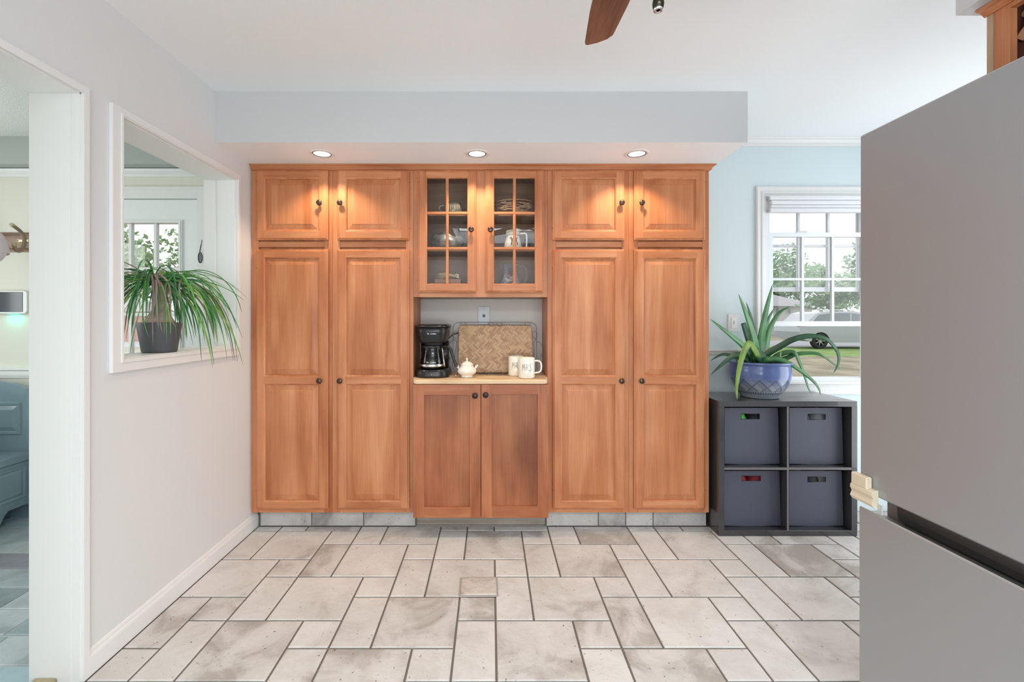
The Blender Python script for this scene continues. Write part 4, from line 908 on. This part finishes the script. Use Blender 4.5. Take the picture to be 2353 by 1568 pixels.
pat = math_('MULTIPLY', math_('MAXIMUM', big, fine), zone)
band = math_('MULTIPLY', math_('MULTIPLY', math_('GREATER_THAN', sp.outputs['Z'], .028), math_('LESS_THAN', sp.outputs['Z'], .043)), lines(ang, 5, .33))
r = n.new('ShaderNodeValToRGB'); r.color_ramp.elements[0].position = .06; r.color_ramp.elements[0].color = (.30, .34, .38, 1); r.color_ramp.elements[1].position = .13; r.color_ramp.elements[1].color = (.10, .15, .36, 1); l.new(sp.outputs['Z'], r.inputs['Fac'])
mixp = n.new('ShaderNodeMix'); mixp.data_type = 'RGBA'; l.new(math_('MULTIPLY', math_('MAXIMUM', pat, band), .75), mixp.inputs['Factor']); l.new(r.outputs['Color'], mixp.inputs[6]); mixp.inputs[7].default_value = (.04, .055, .11, 1)
l.new(mixp.outputs[2], b.inputs['Base Color']); b.inputs['Roughness'].default_value = .22; b.inputs['Coat Weight'].default_value = .4
q = MB(); q.lathe([(0, .003), (.095, .002), (.10, 0), (.104, .004), (.106, .012), (.112, .020), (.130, .045), (.150, .078), (.162, .11), (.168, .145), (.166, .185), (.162, .195), (.164, .200), (.172, .203), (.176, .209), (.174, .215), (.166, .217), (.158, .212), (.155, .19)], (0, 0, 0), 'Z', 56)
po = q.build('pot', POT); po.location = pc; par(po, t)
q = MB(); q.lathe([(.157, .190), (.1, .196), (0, .198)], pc, 'Z', 32); q.build('soil', plain('dark_soil', (.03, .022, .016), .9, bump=1, bscale=90), t)
def ap(cx_, cy_, d): px = 1600 + cx_ * .1913; py = 640 + cy_ * .1913; return (X(px, d), d, Z(py, d))
AL = [  # points in detail-view coordinates with a real depth each, base width, material
    ([(765, 1010, 2.80), (760, 900, 2.80), (775, 700, 2.79), (830, 400, 2.77), (918, 62, 2.75)], .062, ALOE),
    ([(720, 1000, 2.78), (690, 760, 2.77), (600, 450, 2.75), (505, 185, 2.74)], .050, ALOE),
    ([(720, 1000, 2.84), (695, 700, 2.86), (655, 480, 2.87), (598, 285, 2.88)], .034, ALOED),
    ([(740, 1000, 2.86), (700, 720, 2.87), (650, 460, 2.88)], .028, ALOE),
    ([(700, 1000, 2.80), (640, 800, 2.80), (600, 680, 2.80), (558, 538, 2.80)], .042, ALOED),
    ([(680, 1000, 2.78), (570, 830, 2.76), (400, 680, 2.745), (165, 488, 2.735)], .046, ALOE),
    ([(640, 1000, 2.74), (520, 925, 2.70), (430, 940, 2.71), (300, 1040, 2.72), (168, 1165, 2.73)], .036, ALOED),
    ([(620, 1000, 2.76), (500, 960, 2.72), (400, 925, 2.73), (300, 918, 2.74), (168, 990, 2.75)], .028, ALOED),
    ([(740, 960, 2.74), (680, 850, 2.70), (625, 790, 2.66), (560, 900, 2.63), (505, 1120, 2.61), (480, 1330, 2.60), (490, 1455, 2.60)], .042, ALOEY),
    ([(800, 1000, 2.84), (830, 830, 2.85), (880, 600, 2.85), (990, 420, 2.84), (1130, 337, 2.83)], .040, ALOE),
    ([(800, 1000, 2.86), (825, 640, 2.88), (870, 480, 2.89), (950, 340, 2.90)], .030, ALOE),
    ([(760, 990, 2.78), (860, 900, 2.76), (980, 830, 2.74), (1150, 740, 2.71), (1350, 695, 2.69), (1550, 730, 2.67), (1670, 850, 2.66), (1708, 960, 2.65), (1690, 1060, 2.65), (1648, 1138, 2.65)], .036, ALOED),
    ([(860, 1000, 2.82), (1050, 970, 2.80), (1200, 912, 2.78), (1400, 900, 2.75), (1520, 935, 2.73), (1650, 1030, 2.72), (1745, 1105, 2.71)], .026, ALOE),
    ([(790, 995, 2.76), (880, 975, 2.73), (1000, 980, 2.71), (1110, 1025, 2.69), (1250, 1115, 2.67), (1400, 1235, 2.65), (1470, 1330, 2.65), (1493, 1412, 2.645)], .034, ALOE),
    ([(880, 990, 2.83), (1000, 915, 2.81), (1110, 888, 2.79), (1180, 900, 2.77), (1230, 1000, 2.75), (1290, 1150, 2.73), (1340, 1310, 2.71), (1380, 1385, 2.705)], .030, ALOE),
    ([(800, 1010, 2.76), (740, 930, 2.74), (670, 860, 2.72), (630, 840, 2.72)], .070, ALOED),
    ([(480, 1005, 2.74), (486, 930, 2.74), (484, 840, 2.74)], .010, ALOEY),
    ([(1000, 1005, 2.78), (1008, 920, 2.78), (1025, 838, 2.78)], .012, ALOEY),
    ([(560, 1005, 2.80), (552, 920, 2.80), (556, 850, 2.80)], .010, ALOED),
]
for k, (pts, wd, mt) in enumerate(AL):
    leaf([ap(*p) for p in pts], wd * 1.18, 'leaf', mt, t, th=.22, blunt=(k == 4 or k == 15))
# ponytail palm in the pass-through
pc2 = (-1.49, 2.055, PB + .0065)
t = thing('ponytail_palm', 'ponytail palm in a dark grey planter on the pass-through ledge', 'potted plant', pc2)
GP = plain('charcoal_planter', (.075, .08, .09), .45, bump=.1)
zt = Z(740, 2.0) - .004
q = MB()
q.lathe([(0, pc2[2]), (.064, pc2[2]), (.067, pc2[2] + .004), (.086, zt - .004), (.087, zt), (.084, zt + .001), (.081, zt - .02)], (pc2[0], pc2[1], 0), 'Z', 40); q.build('planter', GP, t)
q = MB(); q.lathe([(0, zt - .016), (.082, zt - .018)], (pc2[0], pc2[1], 0), 'Z', 24); q.build('soil', MATS['dark_soil'], t)
TRK = plain('corky_trunk', (.34, .28, .23), .8, bump=.9, bscale=45, var=.3, vscale=30)
zc_ = Z(655, 2.055)
q = MB(); q.lathe([(.062, zt - .022), (.058, zt + .004), (.045, zt + .03), (.028, zt + .06), (.024, zt + .10), (.024, zc_ - .03), (.028, zc_ - .01), (.02, zc_ + .01), (0, zc_ + .014)], (pc2[0], pc2[1], 0), 'Z', 20); q.build('trunk', TRK, t)
crowns = [(pc2[0], pc2[1] - .035, zc_ + .012), (pc2[0] + .01, pc2[1] + .07, zc_ + .018), (pc2[0] - .02, pc2[1] - .01, zc_ + .0)]
for c in crowns:
    MB().tube([(pc2[0], pc2[1], zc_ - .03), ((pc2[0] + c[0]) / 2, (pc2[1] + c[1]) / 2, zc_ - .01), c], [.018, .015, .012], 8).build('branch', TRK, t)
LG = [plain('palm_green_%d' % i, c, .45, var=.2, vscale=12) for i, c in enumerate([(.05, .26, .06), (.09, .33, .06), (.035, .17, .055), (.20, .42, .06)])]
DRY = plain('dry_leaf', (.30, .23, .19), .7)
rg = random.Random(11); made = 0; tries = 0
def bad(p):
    x, y, z = p
    if XW - .03 < x < XL + .03 and (y < PN + .015 or y > PF - .015 or z < PB + .012): return True
    if math.hypot(x - pc2[0], y - pc2[1]) < .092 and z < zt + .006: return True
    if y < 1.62 or (x < XW and y > 2.9) or x > -1.24 or y > 2.5 or z > 1.495: return True
    return False
while made < 150 and tries < 9000:
    tries += 1
    c = rg.choice(crowns); az = rg.uniform(0, 2 * PI); el = rg.uniform(.15, 1.1); L_ = rg.uniform(.22, .50)
    if made < 34: az = rg.uniform(.35, 1.75); L_ = rg.uniform(.38, .60); el = rg.uniform(.3, 1.1)
    v = Vector((math.cos(az) * math.cos(el), math.sin(az) * math.cos(el), math.sin(el))); p = Vector(c); pts = [p.copy()]; st = L_ / 12
    droop = rg.uniform(.13, .34)
    ok = True
    for i in range(12):
        v = (v + Vector((rg.uniform(-.05, .05), rg.uniform(-.05, .05), -droop))).normalized(); p = p + v * st; pts.append(p.copy())
        if bad(p): ok = False; break
    if not ok and len(pts) >= 8 and made >= 34: pts = pts[:-1]; ok = True
    if not ok: continue
    leaf([tuple(q_) for q_ in pts[::2]] if len(pts) > 5 else [tuple(q_) for q_ in pts], rg.uniform(.007, .015), 'leaf', DRY if rg.random() < .14 else rg.choice(LG), t, th=.08, up=(.2, -.6, .8), seg=3)
    made += 1
for k, (az, zend, dry) in enumerate(((-1.15, 1.135, 1), (-.75, 1.15, 0), (-.45, 1.12, 0), (-.95, 1.19, 1), (-.2, 1.14, 1), (-1.45, 1.17, 0), (-.6, 1.21, 1))):
    d = Vector((math.cos(az), math.sin(az), 0)); c = Vector(crowns[k % 3]); o2 = Vector((pc2[0], pc2[1], 0))
    pts = [c, c + d * .05 + Vector((0, 0, .03)), o2 + d * .105 + Vector((0, 0, zc_ - .01)), o2 + d * .118 + Vector((0, 0, zt + .03)), o2 + d * .112 + Vector((.004 * k, 0, zend))]
    leaf([tuple(p) for p in pts], .011, 'leaf', DRY if dry else LG[k % 4], t, th=.08, up=(.2, -.6, .8), seg=4)
# ================================================================== MUDROOM THINGS
YMD = 3.0
door = thing('door_1', 'white exterior door with nine panes in the mudroom', 'door', ((MDX0 + MDX1) / 2, 3.0, 0)); del door['category']; door['kind'] = 'structure'
DP = plain('white_door_paint', (.78, .79, .79), .4)
a, b_ = X(197, YMD), X(457, YMD); g0, g1 = X(240, YMD), X(413, YMD); gt_, gb_ = Z(513, YMD), Z(828, YMD); zt_ = Z(459, YMD)
m = MB(); frame_xz(m, a, b_, .01, zt_, (g0 - a, b_ - g1, gb_ - .01, zt_ - gt_), YMD, YMD + .04); m.build('slab', DP, door)
m = MB(); frame_xz(m, g0 - .02, g1 + .02, gb_ - .02, gt_ + .02, (.02, .02, .02, .02), YMD - .010, YMD - .0005); frame_xz(m, g0 - .012, g1 + .012, gb_ - .012, gt_ + .012, (.012, .012, .012, .012), YMD - .014, YMD - .010); m.build('glazing_frame', TRIM, door)
for k in (1, 2):
    xm = g0 + (g1 - g0) * k / 3; MB().bbox(xm - .012, xm + .012, YMD + .004, YMD + .03, gb_, gt_, .004).build('muntin', TRIM, door); zz = gb_ + (gt_ - gb_) * k / 3; MB().bbox(g0, g1, YMD + .005, YMD + .029, zz - .012, zz + .012, .004).build('muntin', TRIM, door)
for i in range(3):
    for k in range(3): box(g0 + (g1 - g0) * i / 3, g0 + (g1 - g0) * (i + 1) / 3, YMD + .016, YMD + .0185, gb_ + (gt_ - gb_) * k / 3, gb_ + (gt_ - gb_) * (k + 1) / 3).build('pane', GLASS, door)
for z in (Z(537, YMD), .95, .28): MB().lathe([(.006, -.05), (.006, .05)], (b_ + .001, YMD - .006, z), 'Z', 8).build('hinge', plain('nickel', (.55, .54, .5), .35, metal=.8), door)
m = MB(); cw = .075
frame_xz(m, a - .003 - cw, b_ + .003 + cw, -.002, zt_ + .003 + cw, (cw, cw, .0, cw), YM - .014, YM - .0005)
frame_xz(m, a - .003 - cw, b_ + .003 + cw, -.002, zt_ + .003 + cw, (.02, .02, .0, .02), YM - .02, YM - .014)
frame_xz(m, MDX0 + .0, MDX1 - .0, 0, MDH, (a - .003 - MDX0, MDX1 - b_ - .003, .0, MDH - zt_ - .003), YM, YM + .1)
struct('trim_10', m, TRIM)
# sunglasses
gx, gyy = X(461.5, 2.962), 2.962
t = thing('sunglasses', 'dark sunglasses hanging by one arm beside the mudroom door', 'sunglasses', (gx, gyy, Z(607, 2.95)))
zg = Z(592, 2.95)
ov = [(gx + .013 * math.cos(2 * PI * i / 16), gyy - .006, zg + .034 * math.sin(2 * PI * i / 16)) for i in range(16)]
MB().tube(ov, .003, 6, closed=True).build('rim', BLACKP, t)
q = MB(); q.loft([ov, [(p[0], p[1] + .002, p[2]) for p in ov]], True, 0, caps=True); q.build('lens', plain('grey_lens', (.18, .20, .24), .1), t)
MB().tube(smoothp([(gx - .004, gyy - .005, zg + .036), (gx, gyy - .004, zg + .06), (gx + .006, gyy - .004, zg + .09), (gx + .009, gyy - .002, zg + .115)], 4), [.004] * 8 + [.003] * 5, 6, flat=.5).build('arm', BLACKP, t)
MB().tube([(gx + .009, YM - .021, zg + .108), (gx + .009, gyy - .008, zg + .108), (gx + .009, gyy - .010, zg + .116)], .002, 6).build('hook', CHROME, t)
# coat rack
RZ0, RZ1 = Z(579, 2.97), Z(533, 2.97); rx0, rx1 = -3.75, X(130, 2.97)
t = thing('coat_rack', 'weathered wooden coat rack board with rope-wrapped hooks in the mudroom', 'coat rack', ((rx0 + rx1) / 2, YM, RZ0))
RW = wood('barn_wood', (.20, .12, .08), (.34, .22, .16), (.45, .32, .25), axis='X')
q = MB(); pr = [(0, 0), (-.012, .004), (-.016, .012), (-.012, .02), (-.020, .026), (-.020, RZ1 - RZ0 - .026), (-.012, RZ1 - RZ0 - .02), (-.016, RZ1 - RZ0 - .012), (-.012, RZ1 - RZ0 - .004), (0, RZ1 - RZ0)]
q.loft([[(xx, YM - .0005 + p[0], RZ0 + p[1]) for p in pr] for xx in (rx0, rx1)], True, 0, caps=True); q.build('board', RW, t)
ROPE = plain('tan_rope', (.33, .26, .18), .8, bump=.8, bscale=150); BRASS = plain('pale_brass', (.62, .55, .36), .4, metal=.5)
for hpx in (52, -55):
    hx_ = X(hpx, 2.95); s_ = 2.94 / F
    def hp_(dx, py, d, h0=hpx): return (X(h0 + dx, d), d, Z(py, d))
    hk = smoothp([hp_(-24, 518, 2.86), hp_(-12, 526, 2.90), hp_(-2, 536, 2.935), hp_(4, 550, 2.945), hp_(2, 566, 2.93), hp_(-6, 577, 2.90), hp_(-16, 574, 2.88), hp_(-20, 562, 2.87)], 5)
    MB().tube(hk, .0105, 10).build('hook', ROPE, t)
    MB().tube([hp_(-20, 566, 2.871), hp_(-20, 558, 2.869)], .0115, 10).build('hook_tip', BRASS, t); MB().tube([hp_(-21, 519, 2.868), hp_(-27, 515, 2.852)], .0115, 10).build('hook_tip', BRASS, t)
    MB().bbox(hx_ - 12 * s_, hx_ + 20 * s_, 2.944, 2.968, Z(557, 2.95), Z(551, 2.95), .002).build('bracket', BRASS, t)
    for dx in (-9, 17): MB().lathe([(.004, 0), (.004, -.002), (0, -.003)], (hx_ + dx * s_, 2.944, Z(554, 2.95)), 'Y', 8).build('screw', BLACKM, t)
# cap on the next hook
cpx, cpy = X(-14, 2.80), 2.80
t = thing('baseball_cap', 'pale pink baseball cap hanging on the coat rack', 'cap', (cpx, cpy, Z(628, 2.88)))
PK = plain('pale_pink_cotton', (.72, .62, .64), .85, bump=.3, bscale=300)
q = MB(); R = []
for j in range(9):
    u = j / 8; z = Z(536, 2.87) - u * .15; rx_ = .088 * math.sin(math.acos(max(-1, min(1, 1 - u * .92)))) + .004
    R.append([(cpx + rx_ * math.cos(2 * PI * i / 24), cpy - .01 + rx_ * .62 * math.sin(2 * PI * i / 24), z + .012 * math.cos(2 * PI * i / 24)) for i in range(24)])
q.loft(R, True, 0, True); q.build('crown', PK, t)
zb_ = Z(536, 2.87) - .15
q = MB(); R = []
for j in range(7):
    u = j / 6
    R.append([(cpx + (.092 - .018 * u * u) * math.cos(PI + PI * i / 14), cpy - .012 + (.058 + .01 * u) * math.sin(PI + PI * i / 14) - .014 * u, zb_ + .01 - u * .105 * (1 - .55 * abs(math.cos(PI * i / 14)) ** 2.2)) for i in range(15)])
q.loft(R, False, 0, True); q.build('brim', PK, t)
# smart display with teal glow below
t = thing('smart_display', 'white wall-mounted smart display with teal light underneath', 'display', (X(0, 2.97), 2.98, Z(722, 2.97)))
x1_ = X(64, 2.965); x0_ = x1_ - .265; z0_, z1_ = Z(721.5, 2.965), Z(668, 2.965)
q = MB(); q.loft([[(p[0], yy, p[1]) for p in [(v[0], v[1]) for v in rrect(x0_ + i, x1_ - i, z0_ + i, z1_ - i, .022, 0)]] for yy, i in ((YM - .0005, .004), (2.965, 0), (2.960, .003))], True, 0, True, True); q.build('housing', plain('display_white', (.75, .75, .75), .35), t)
MB().bbox(x0_ + .03, x1_ - .028, 2.9575, 2.9602, z0_ + .012, z1_ - .010, .001).build('screen', plain('dark_screen', (.025, .035, .045), .12), t)
TEAL = bpy.data.materials.new('teal_led'); TEAL.use_nodes = True; n = TEAL.node_tree.nodes; n.clear(); e = n.new('ShaderNodeEmission'); e.inputs[0].default_value = (.02, 1, .8, 1); e.inputs[1].default_value = 3; o_ = n.new('ShaderNodeOutputMaterial'); TEAL.node_tree.links.new(e.outputs[0], o_.inputs[0])
lx_ = X(28, 2.965); MB().bbox(lx_ - .035, lx_ + .035, 2.966, 2.978, z0_ - .0015, z0_ + .001, .0004).build('led', TEAL, t)
l = bpy.data.lights.new('led_glow', 'AREA'); l.shape = 'RECTANGLE'; l.size = .07; l.size_y = .01; l.energy = .14; l.color = (.0, 1, .75); lo = bpy.data.objects.new('led_glow', l); COL.objects.link(lo); lo.location = (lx_, 2.972, z0_ - .003); lo.rotation_euler = (-.35, 0, 0)
# storage bench with panelled end
BG = plain('blue_grey_bench_paint', (.20, .29, .33), .35, coat=.2, var=.12, vscale=5)
t = thing('storage_bench', 'blue-grey painted storage bench with panelled end in the mudroom', 'bench', (-3.2, 2.4, 0))
BX, BY0, BY1, SZ = -2.895, 1.55, 2.875, .416
q = MB(); q.bbox(-3.42, BX + .012, BY0, BY1 - .001, SZ - .055, SZ, .010); q.build('seat_lid', BG, t)
q = MB(); yy = [BY0 + (BY1 - BY0) * i / 60 for i in range(61)]
def apron(y_):
    for c0, c1 in ((2.69, 2.90), (1.80, 2.52)):
        if c0 < y_ < c1: u = (y_ - c0) / (c1 - c0); return .008 + .085 * min(1, math.sin(PI * u) * 1.6) ** .8
    return .002
zf = SZ - .056
for a_, b2 in zip(yy[:-1], yy[1:]):
    i = q.add([(BX, a_, apron(a_)), (BX, b2, apron(b2)), (BX, b2, zf), (BX, a_, zf), (BX - .02, a_, apron(a_)), (BX - .02, b2, apron(b2)), (BX - .02, b2, zf), (BX - .02, a_, zf)])
    for f_ in ((0, 1, 2, 3), (5, 4, 7, 6), (4, 5, 1, 0), (3, 2, 6, 7)): q.face([i + k for k in f_])
q.build('front', BG, t)
q = MB(); R = [[(BX + d, y0_, z0q) for (y0_, z0q) in ((BY0 + .05 + i, .14 + i), (BY1 - .03 - i, .14 + i), (BY1 - .03 - i, zf - .02 - i), (BY0 + .05 + i, zf - .02 - i))] for i, d in ((0, .0005), (.004, .006), (.012, .006), (.02, .002), (.035, .008))]
q.loft(R, True, 0, caps=True); q.build('front_panel', BG, t)
q = MB(); pts = [(BX + .055, 0), (BX + .055, .60), (BX + .03, .74), (-2.92, .805), (-3.02, .842), (-3.14, .86), (-3.28, .865), (-3.42, .865), (-3.42, 0)]
q.prism(pts, BY1, BY1 + .03); eo = q.build('end_panel', BG, t)
q = MB(); q.rings_xz(-3.36, X(48, 2.87), Z(1000, 2.87), Z(924, 2.87), BY1 - .0005, [(0, 0), (.006, -.008), (.018, -.008), (.024, .0), (.03, -.002), (.05, -.009)], 0, cap=True, back=True); q.build('raised_field', BG, eo)
box(-3.42, -3.40, BY0, BY1, .05, .865).build('backrest', BG, t)
# wooden threshold in the doorway
tag(MB().bbox(XW + .01, XL - .075, .80, DJ - .008, -.004, .018, .004).build('threshold', wood('grey_pine_threshold', (.28, .22, .12), (.42, .34, .20), (.52, .44, .28), axis='Y')), 'weathered wooden threshold strip in the doorway', 'threshold')
# ================================================================== OUTDOORS
def tree(x, y, h, r_, lab, seed, cols, n_=1500, low=.2, grp='trees beyond the windows'):
    rq = random.Random(seed); t = thing('tree', lab, 'tree', (x, y, -.1), grp)
    MB().tube([(x, y, -.1), (x + .1, y, h * .3), (x - .05, y, h * .7)], [.16, .12, .05], 8).build('trunk', plain('bark', (.16, .12, .09), .9), t)
    for k in range(4):
        a_ = k * 1.7; MB().tube([(x, y, h * .35), (x + r_ * .4 * math.cos(a_), y + r_ * .4 * math.sin(a_), h * .6), (x + r_ * .7 * math.cos(a_), y + r_ * .7 * math.sin(a_), h * .72)], [.08, .05, .02], 6).build('branch', plain('bark', (.16, .12, .09), .9), t)
    m = MB(); cl = [(rq.uniform(-1, 1), rq.uniform(-1, 1), rq.uniform(-1, 1)) for _ in range(26)]
    for i in range(n_):
        c = rq.choice(cl); d = Vector((rq.gauss(0, 1), rq.gauss(0, 1), rq.gauss(0, 1))).normalized() * rq.uniform(.6, 1)
        p = Vector((x + (c[0] * .68 + d.x * .36) * r_, y + (c[1] * .68 + d.y * .36) * r_, h * (low + 1) / 2 + (c[2] * .7 + d.z * .3) * h * (1 - low) / 2))
        s_ = rq.uniform(.09, .2) * r_ / 3; u = Vector((rq.gauss(0, 1), rq.gauss(0, 1), rq.gauss(0, 1))).normalized(); v = u.orthogonal().normalized()
        b = m.add([p - u * s_ * 1.3, p + v * s_ * .7, p + u * s_ * 1.3, p - v * s_ * .7]); m.face((b, b + 1, b + 2, b + 3), i % 3)
    o = m.build('foliage', cols, t); o['kind'] = 'stuff'
GR = [plain('tree_green_%d' % i, c, .6) for i, c in enumerate([(.17, .34, .12), (.25, .42, .16), (.12, .27, .10)])]
PG_ = [plain('pale_tree_green_%d' % i, c, .6) for i, c in enumerate([(.32, .45, .24), (.40, .52, .30), (.25, .38, .2)])]
m = MB(); struct('ground', MB().box(-60, 80, 3.12, 120, -.3, -.1), plain('lawn', (.36, .32, .22), .95, var=.35, vscale=1.1))
struct('ground', MB().box(-10, 60, 16.2, 21.5, -.1, -.094), plain('green_verge', (.26, .38, .12), .95, var=.3, vscale=3))
struct('ground', MB().box(-60, 80, 21.5, 27.5, -.1, -.088), plain('asphalt', (.42, .42, .43), .9, var=.08, vscale=8))
tree(45, 66, 9.5, 4.5, 'farthest leafy tree seen through the middle window panes', 3, GR, 2600)
tree(35.2, 56, 10.5, 4.2, 'leafy tree seen behind the neighbouring house roof', 4, GR, 2600)
tree(39.8, 45.5, 10, 4.0, 'tallest leafy tree at the right of the window view', 5, GR, 2800)
tree(24.0, 32, 4.4, 2.7, 'bushy tree just above the parked car', 6, [GR[1], GR[1], GR[0]], 2400, .3)
tree(-19.8, 31, 7.2, 2.6, 'pale leafy tree seen through the mudroom door panes', 8, PG_, 1500)
tree(-26.5, 33, 8.2, 3.4, 'larger pale tree at the left of the mudroom door view', 9, PG_, 2000)
t = thing('shed', 'small red shed outside the mudroom door', 'shed', (-20.6, 27, -.1)); RS = plain('red_siding', (.50, .14, .11), .8)
box(-22.0, X(297, 26), 26, 29, -.1, Z(716, 26)).build('walls', RS, t)
q = MB(); b = q.add([(-22.3, 25.7, Z(716, 26)), (-20.2, 25.7, Z(716, 26)), (-20.2, 29.3, Z(716, 26)), (-22.3, 29.3, Z(716, 26)), (-21.25, 25.7, Z(690, 26)), (-21.25, 29.3, Z(690, 26))])
for f_ in ((0, 1, 4), (1, 2, 5, 4), (2, 3, 5), (3, 0, 4, 5), (0, 3, 2, 1)): q.face([b + k for k in f_])
q.build('roof', plain('shed_roof', (.45, .43, .42), .9), t)
MB().bbox(-21.6, -20.9, 25.95, 25.999, -.1, 1.2, .01).build('door', plain('shed_door', (.7, .7, .68), .7), t)
# neighbour house
t = thing('house', 'pale neighbouring house with grey hip roof across the street', 'house', (24, 40, -.1))
HW = plain('house_siding', (.60, .60, .60), .8); HR = plain('house_roof', (.42, .41, .41), .9)
hx0, hx1, hy0 = 19.5, X(1838, 38) + 1.0, 38.0
box(hx0, hx1, hy0, hy0 + 8, -.1, Z(704, 38)).build('walls', HW, t)
q = MB(); e_ = .5; ze = Z(704, 38); zr = ze + 1.6
b = q.add([(hx0 - e_, hy0 - e_, ze), (hx1 + e_, hy0 - e_, ze), (hx1 + e_, hy0 + 8.5, ze), (hx0 - e_, hy0 + 8.5, ze), (hx0 + 1.5, hy0 + 4, zr), (hx1 - 2.6, hy0 + 4, zr)])
for f_ in ((0, 1, 5, 4), (1, 2, 5), (2, 3, 4, 5), (3, 0, 4), (0, 3, 2, 1)): q.face([b + k for k in f_])
q.build('roof', HR, t)
for px in (1786, 1812):
    wo = MB().bbox(X(px - 5, 38), X(px + 5, 38), hy0 - .05, hy0 - .001, Z(722, 38), Z(708, 38), .02).build('window', plain('house_window_frame', (.75, .75, .75), .5), t)
    box(X(px - 3.5, 38), X(px + 3.5, 38), hy0 - .07, hy0 - .052, Z(720.5, 38), Z(709.5, 38)).build('pane', plain('house_glass', (.25, .28, .3), .2), wo)
# parked car
CD = 20.0
t = thing('car', 'silver sport utility vehicle parked outside the window', 'car', (X(1925, CD), CD, -.09))
SIL = plain('silver_car_paint', (.42, .44, .46), .3, metal=.35, coat=.6); CG = plain('car_glass', (.12, .14, .16), .1); TY = plain('tyre', (.03, .03, .03), .8)
x0 = X(1838, CD); gz = -.09
def cp(dx, z): return (x0 + dx, gz + z)
body = [cp(.02, .45), cp(-.02, .75), cp(.02, 1.05), cp(.12, 1.12), cp(.55, 1.18), cp(3.2, 1.14), cp(4.5, 1.0), cp(4.75, .85), cp(4.78, .45), cp(4.4, .30), cp(4.2, .30)]
for k in range(9): a_ = PI * k / 8; body.append(cp(3.82 + .40 * math.cos(a_), .34 + .40 * math.sin(a_)))
body += [cp(3.4, .28), cp(1.4, .28)]
for k in range(9): a_ = PI * k / 8; body.append(cp(.92 + .40 * math.cos(a_), .34 + .40 * math.sin(a_)))
body += [cp(.45, .33)]
q = MB(); q.loft([[(p[0], CD + y_ , p[1]) for p in body] for y_ in (0, 1.8)], True, 0, caps=True); q.build('body', SIL, t)
cab = [cp(.35, 1.17), cp(.75, 1.55), cp(1.05, 1.64), cp(2.4, 1.66), cp(2.9, 1.55), cp(3.6, 1.13)]
q = MB(); q.loft([[(p[0], CD + y_, p[1]) for p in cab] for y_ in (.06, 1.74)], True, 0, caps=True); q.build('cabin', SIL, t)
for pg in ([cp(.62, 1.20), cp(.88, 1.50), cp(1.35, 1.56), cp(1.35, 1.20)], [cp(1.42, 1.20), cp(1.42, 1.57), cp(2.25, 1.58), cp(2.25, 1.20)], [cp(2.32, 1.20), cp(2.32, 1.57), cp(2.75, 1.51), cp(3.2, 1.18)]):
    q = MB(); q.prism(pg, CD + .045, CD + .0595); q.build('window', CG, t)
for wx in (.92, 3.82):
    c = (x0 + wx, CD + .10, gz + .345)
    wo = MB().lathe([(.22, -.08), (.31, -.09), (.345, -.06), (.345, .12), (0, .12)], c, 'Y', 24).build('tyre', TY, t)
    MB().lathe([(.22, -.075), (.215, -.06), (.20, -.03)], c, 'Y', 24).build('rim', CHROME, wo)
    for k in range(7):
        a_ = k * 2 * PI / 7; MB().tube([(c[0], c[1] - .05, c[2]), (c[0] + .21 * math.cos(a_), c[1] - .06, c[2] + .21 * math.sin(a_))], .022, 5).build('spoke', plain('pale_alloy', (.5, .5, .46), .4, metal=.5), wo)
MB().bbox(x0 - .03, x0 + .22, CD - .01, CD + .2, gz + .98, gz + 1.10, .02).build('tail_light', plain('red_lens', (.6, .03, .03), .3), t)
for dx in (1.5, 2.45): MB().bbox(x0 + dx + .45, x0 + dx + .65, CD - .025, CD - .001, gz + 1.0, gz + 1.03, .005).build('door_handle', CHROME, t)
MB().tube([cp2 for cp2 in [(x0 + .9, CD + .2, gz + 1.66), (x0 + 1.0, CD + .2, gz + 1.71), (x0 + 2.4, CD + .2, gz + 1.71), (x0 + 2.5, CD + .2, gz + 1.66)]], .02, 6).build('roof_rail', CHROME, t)
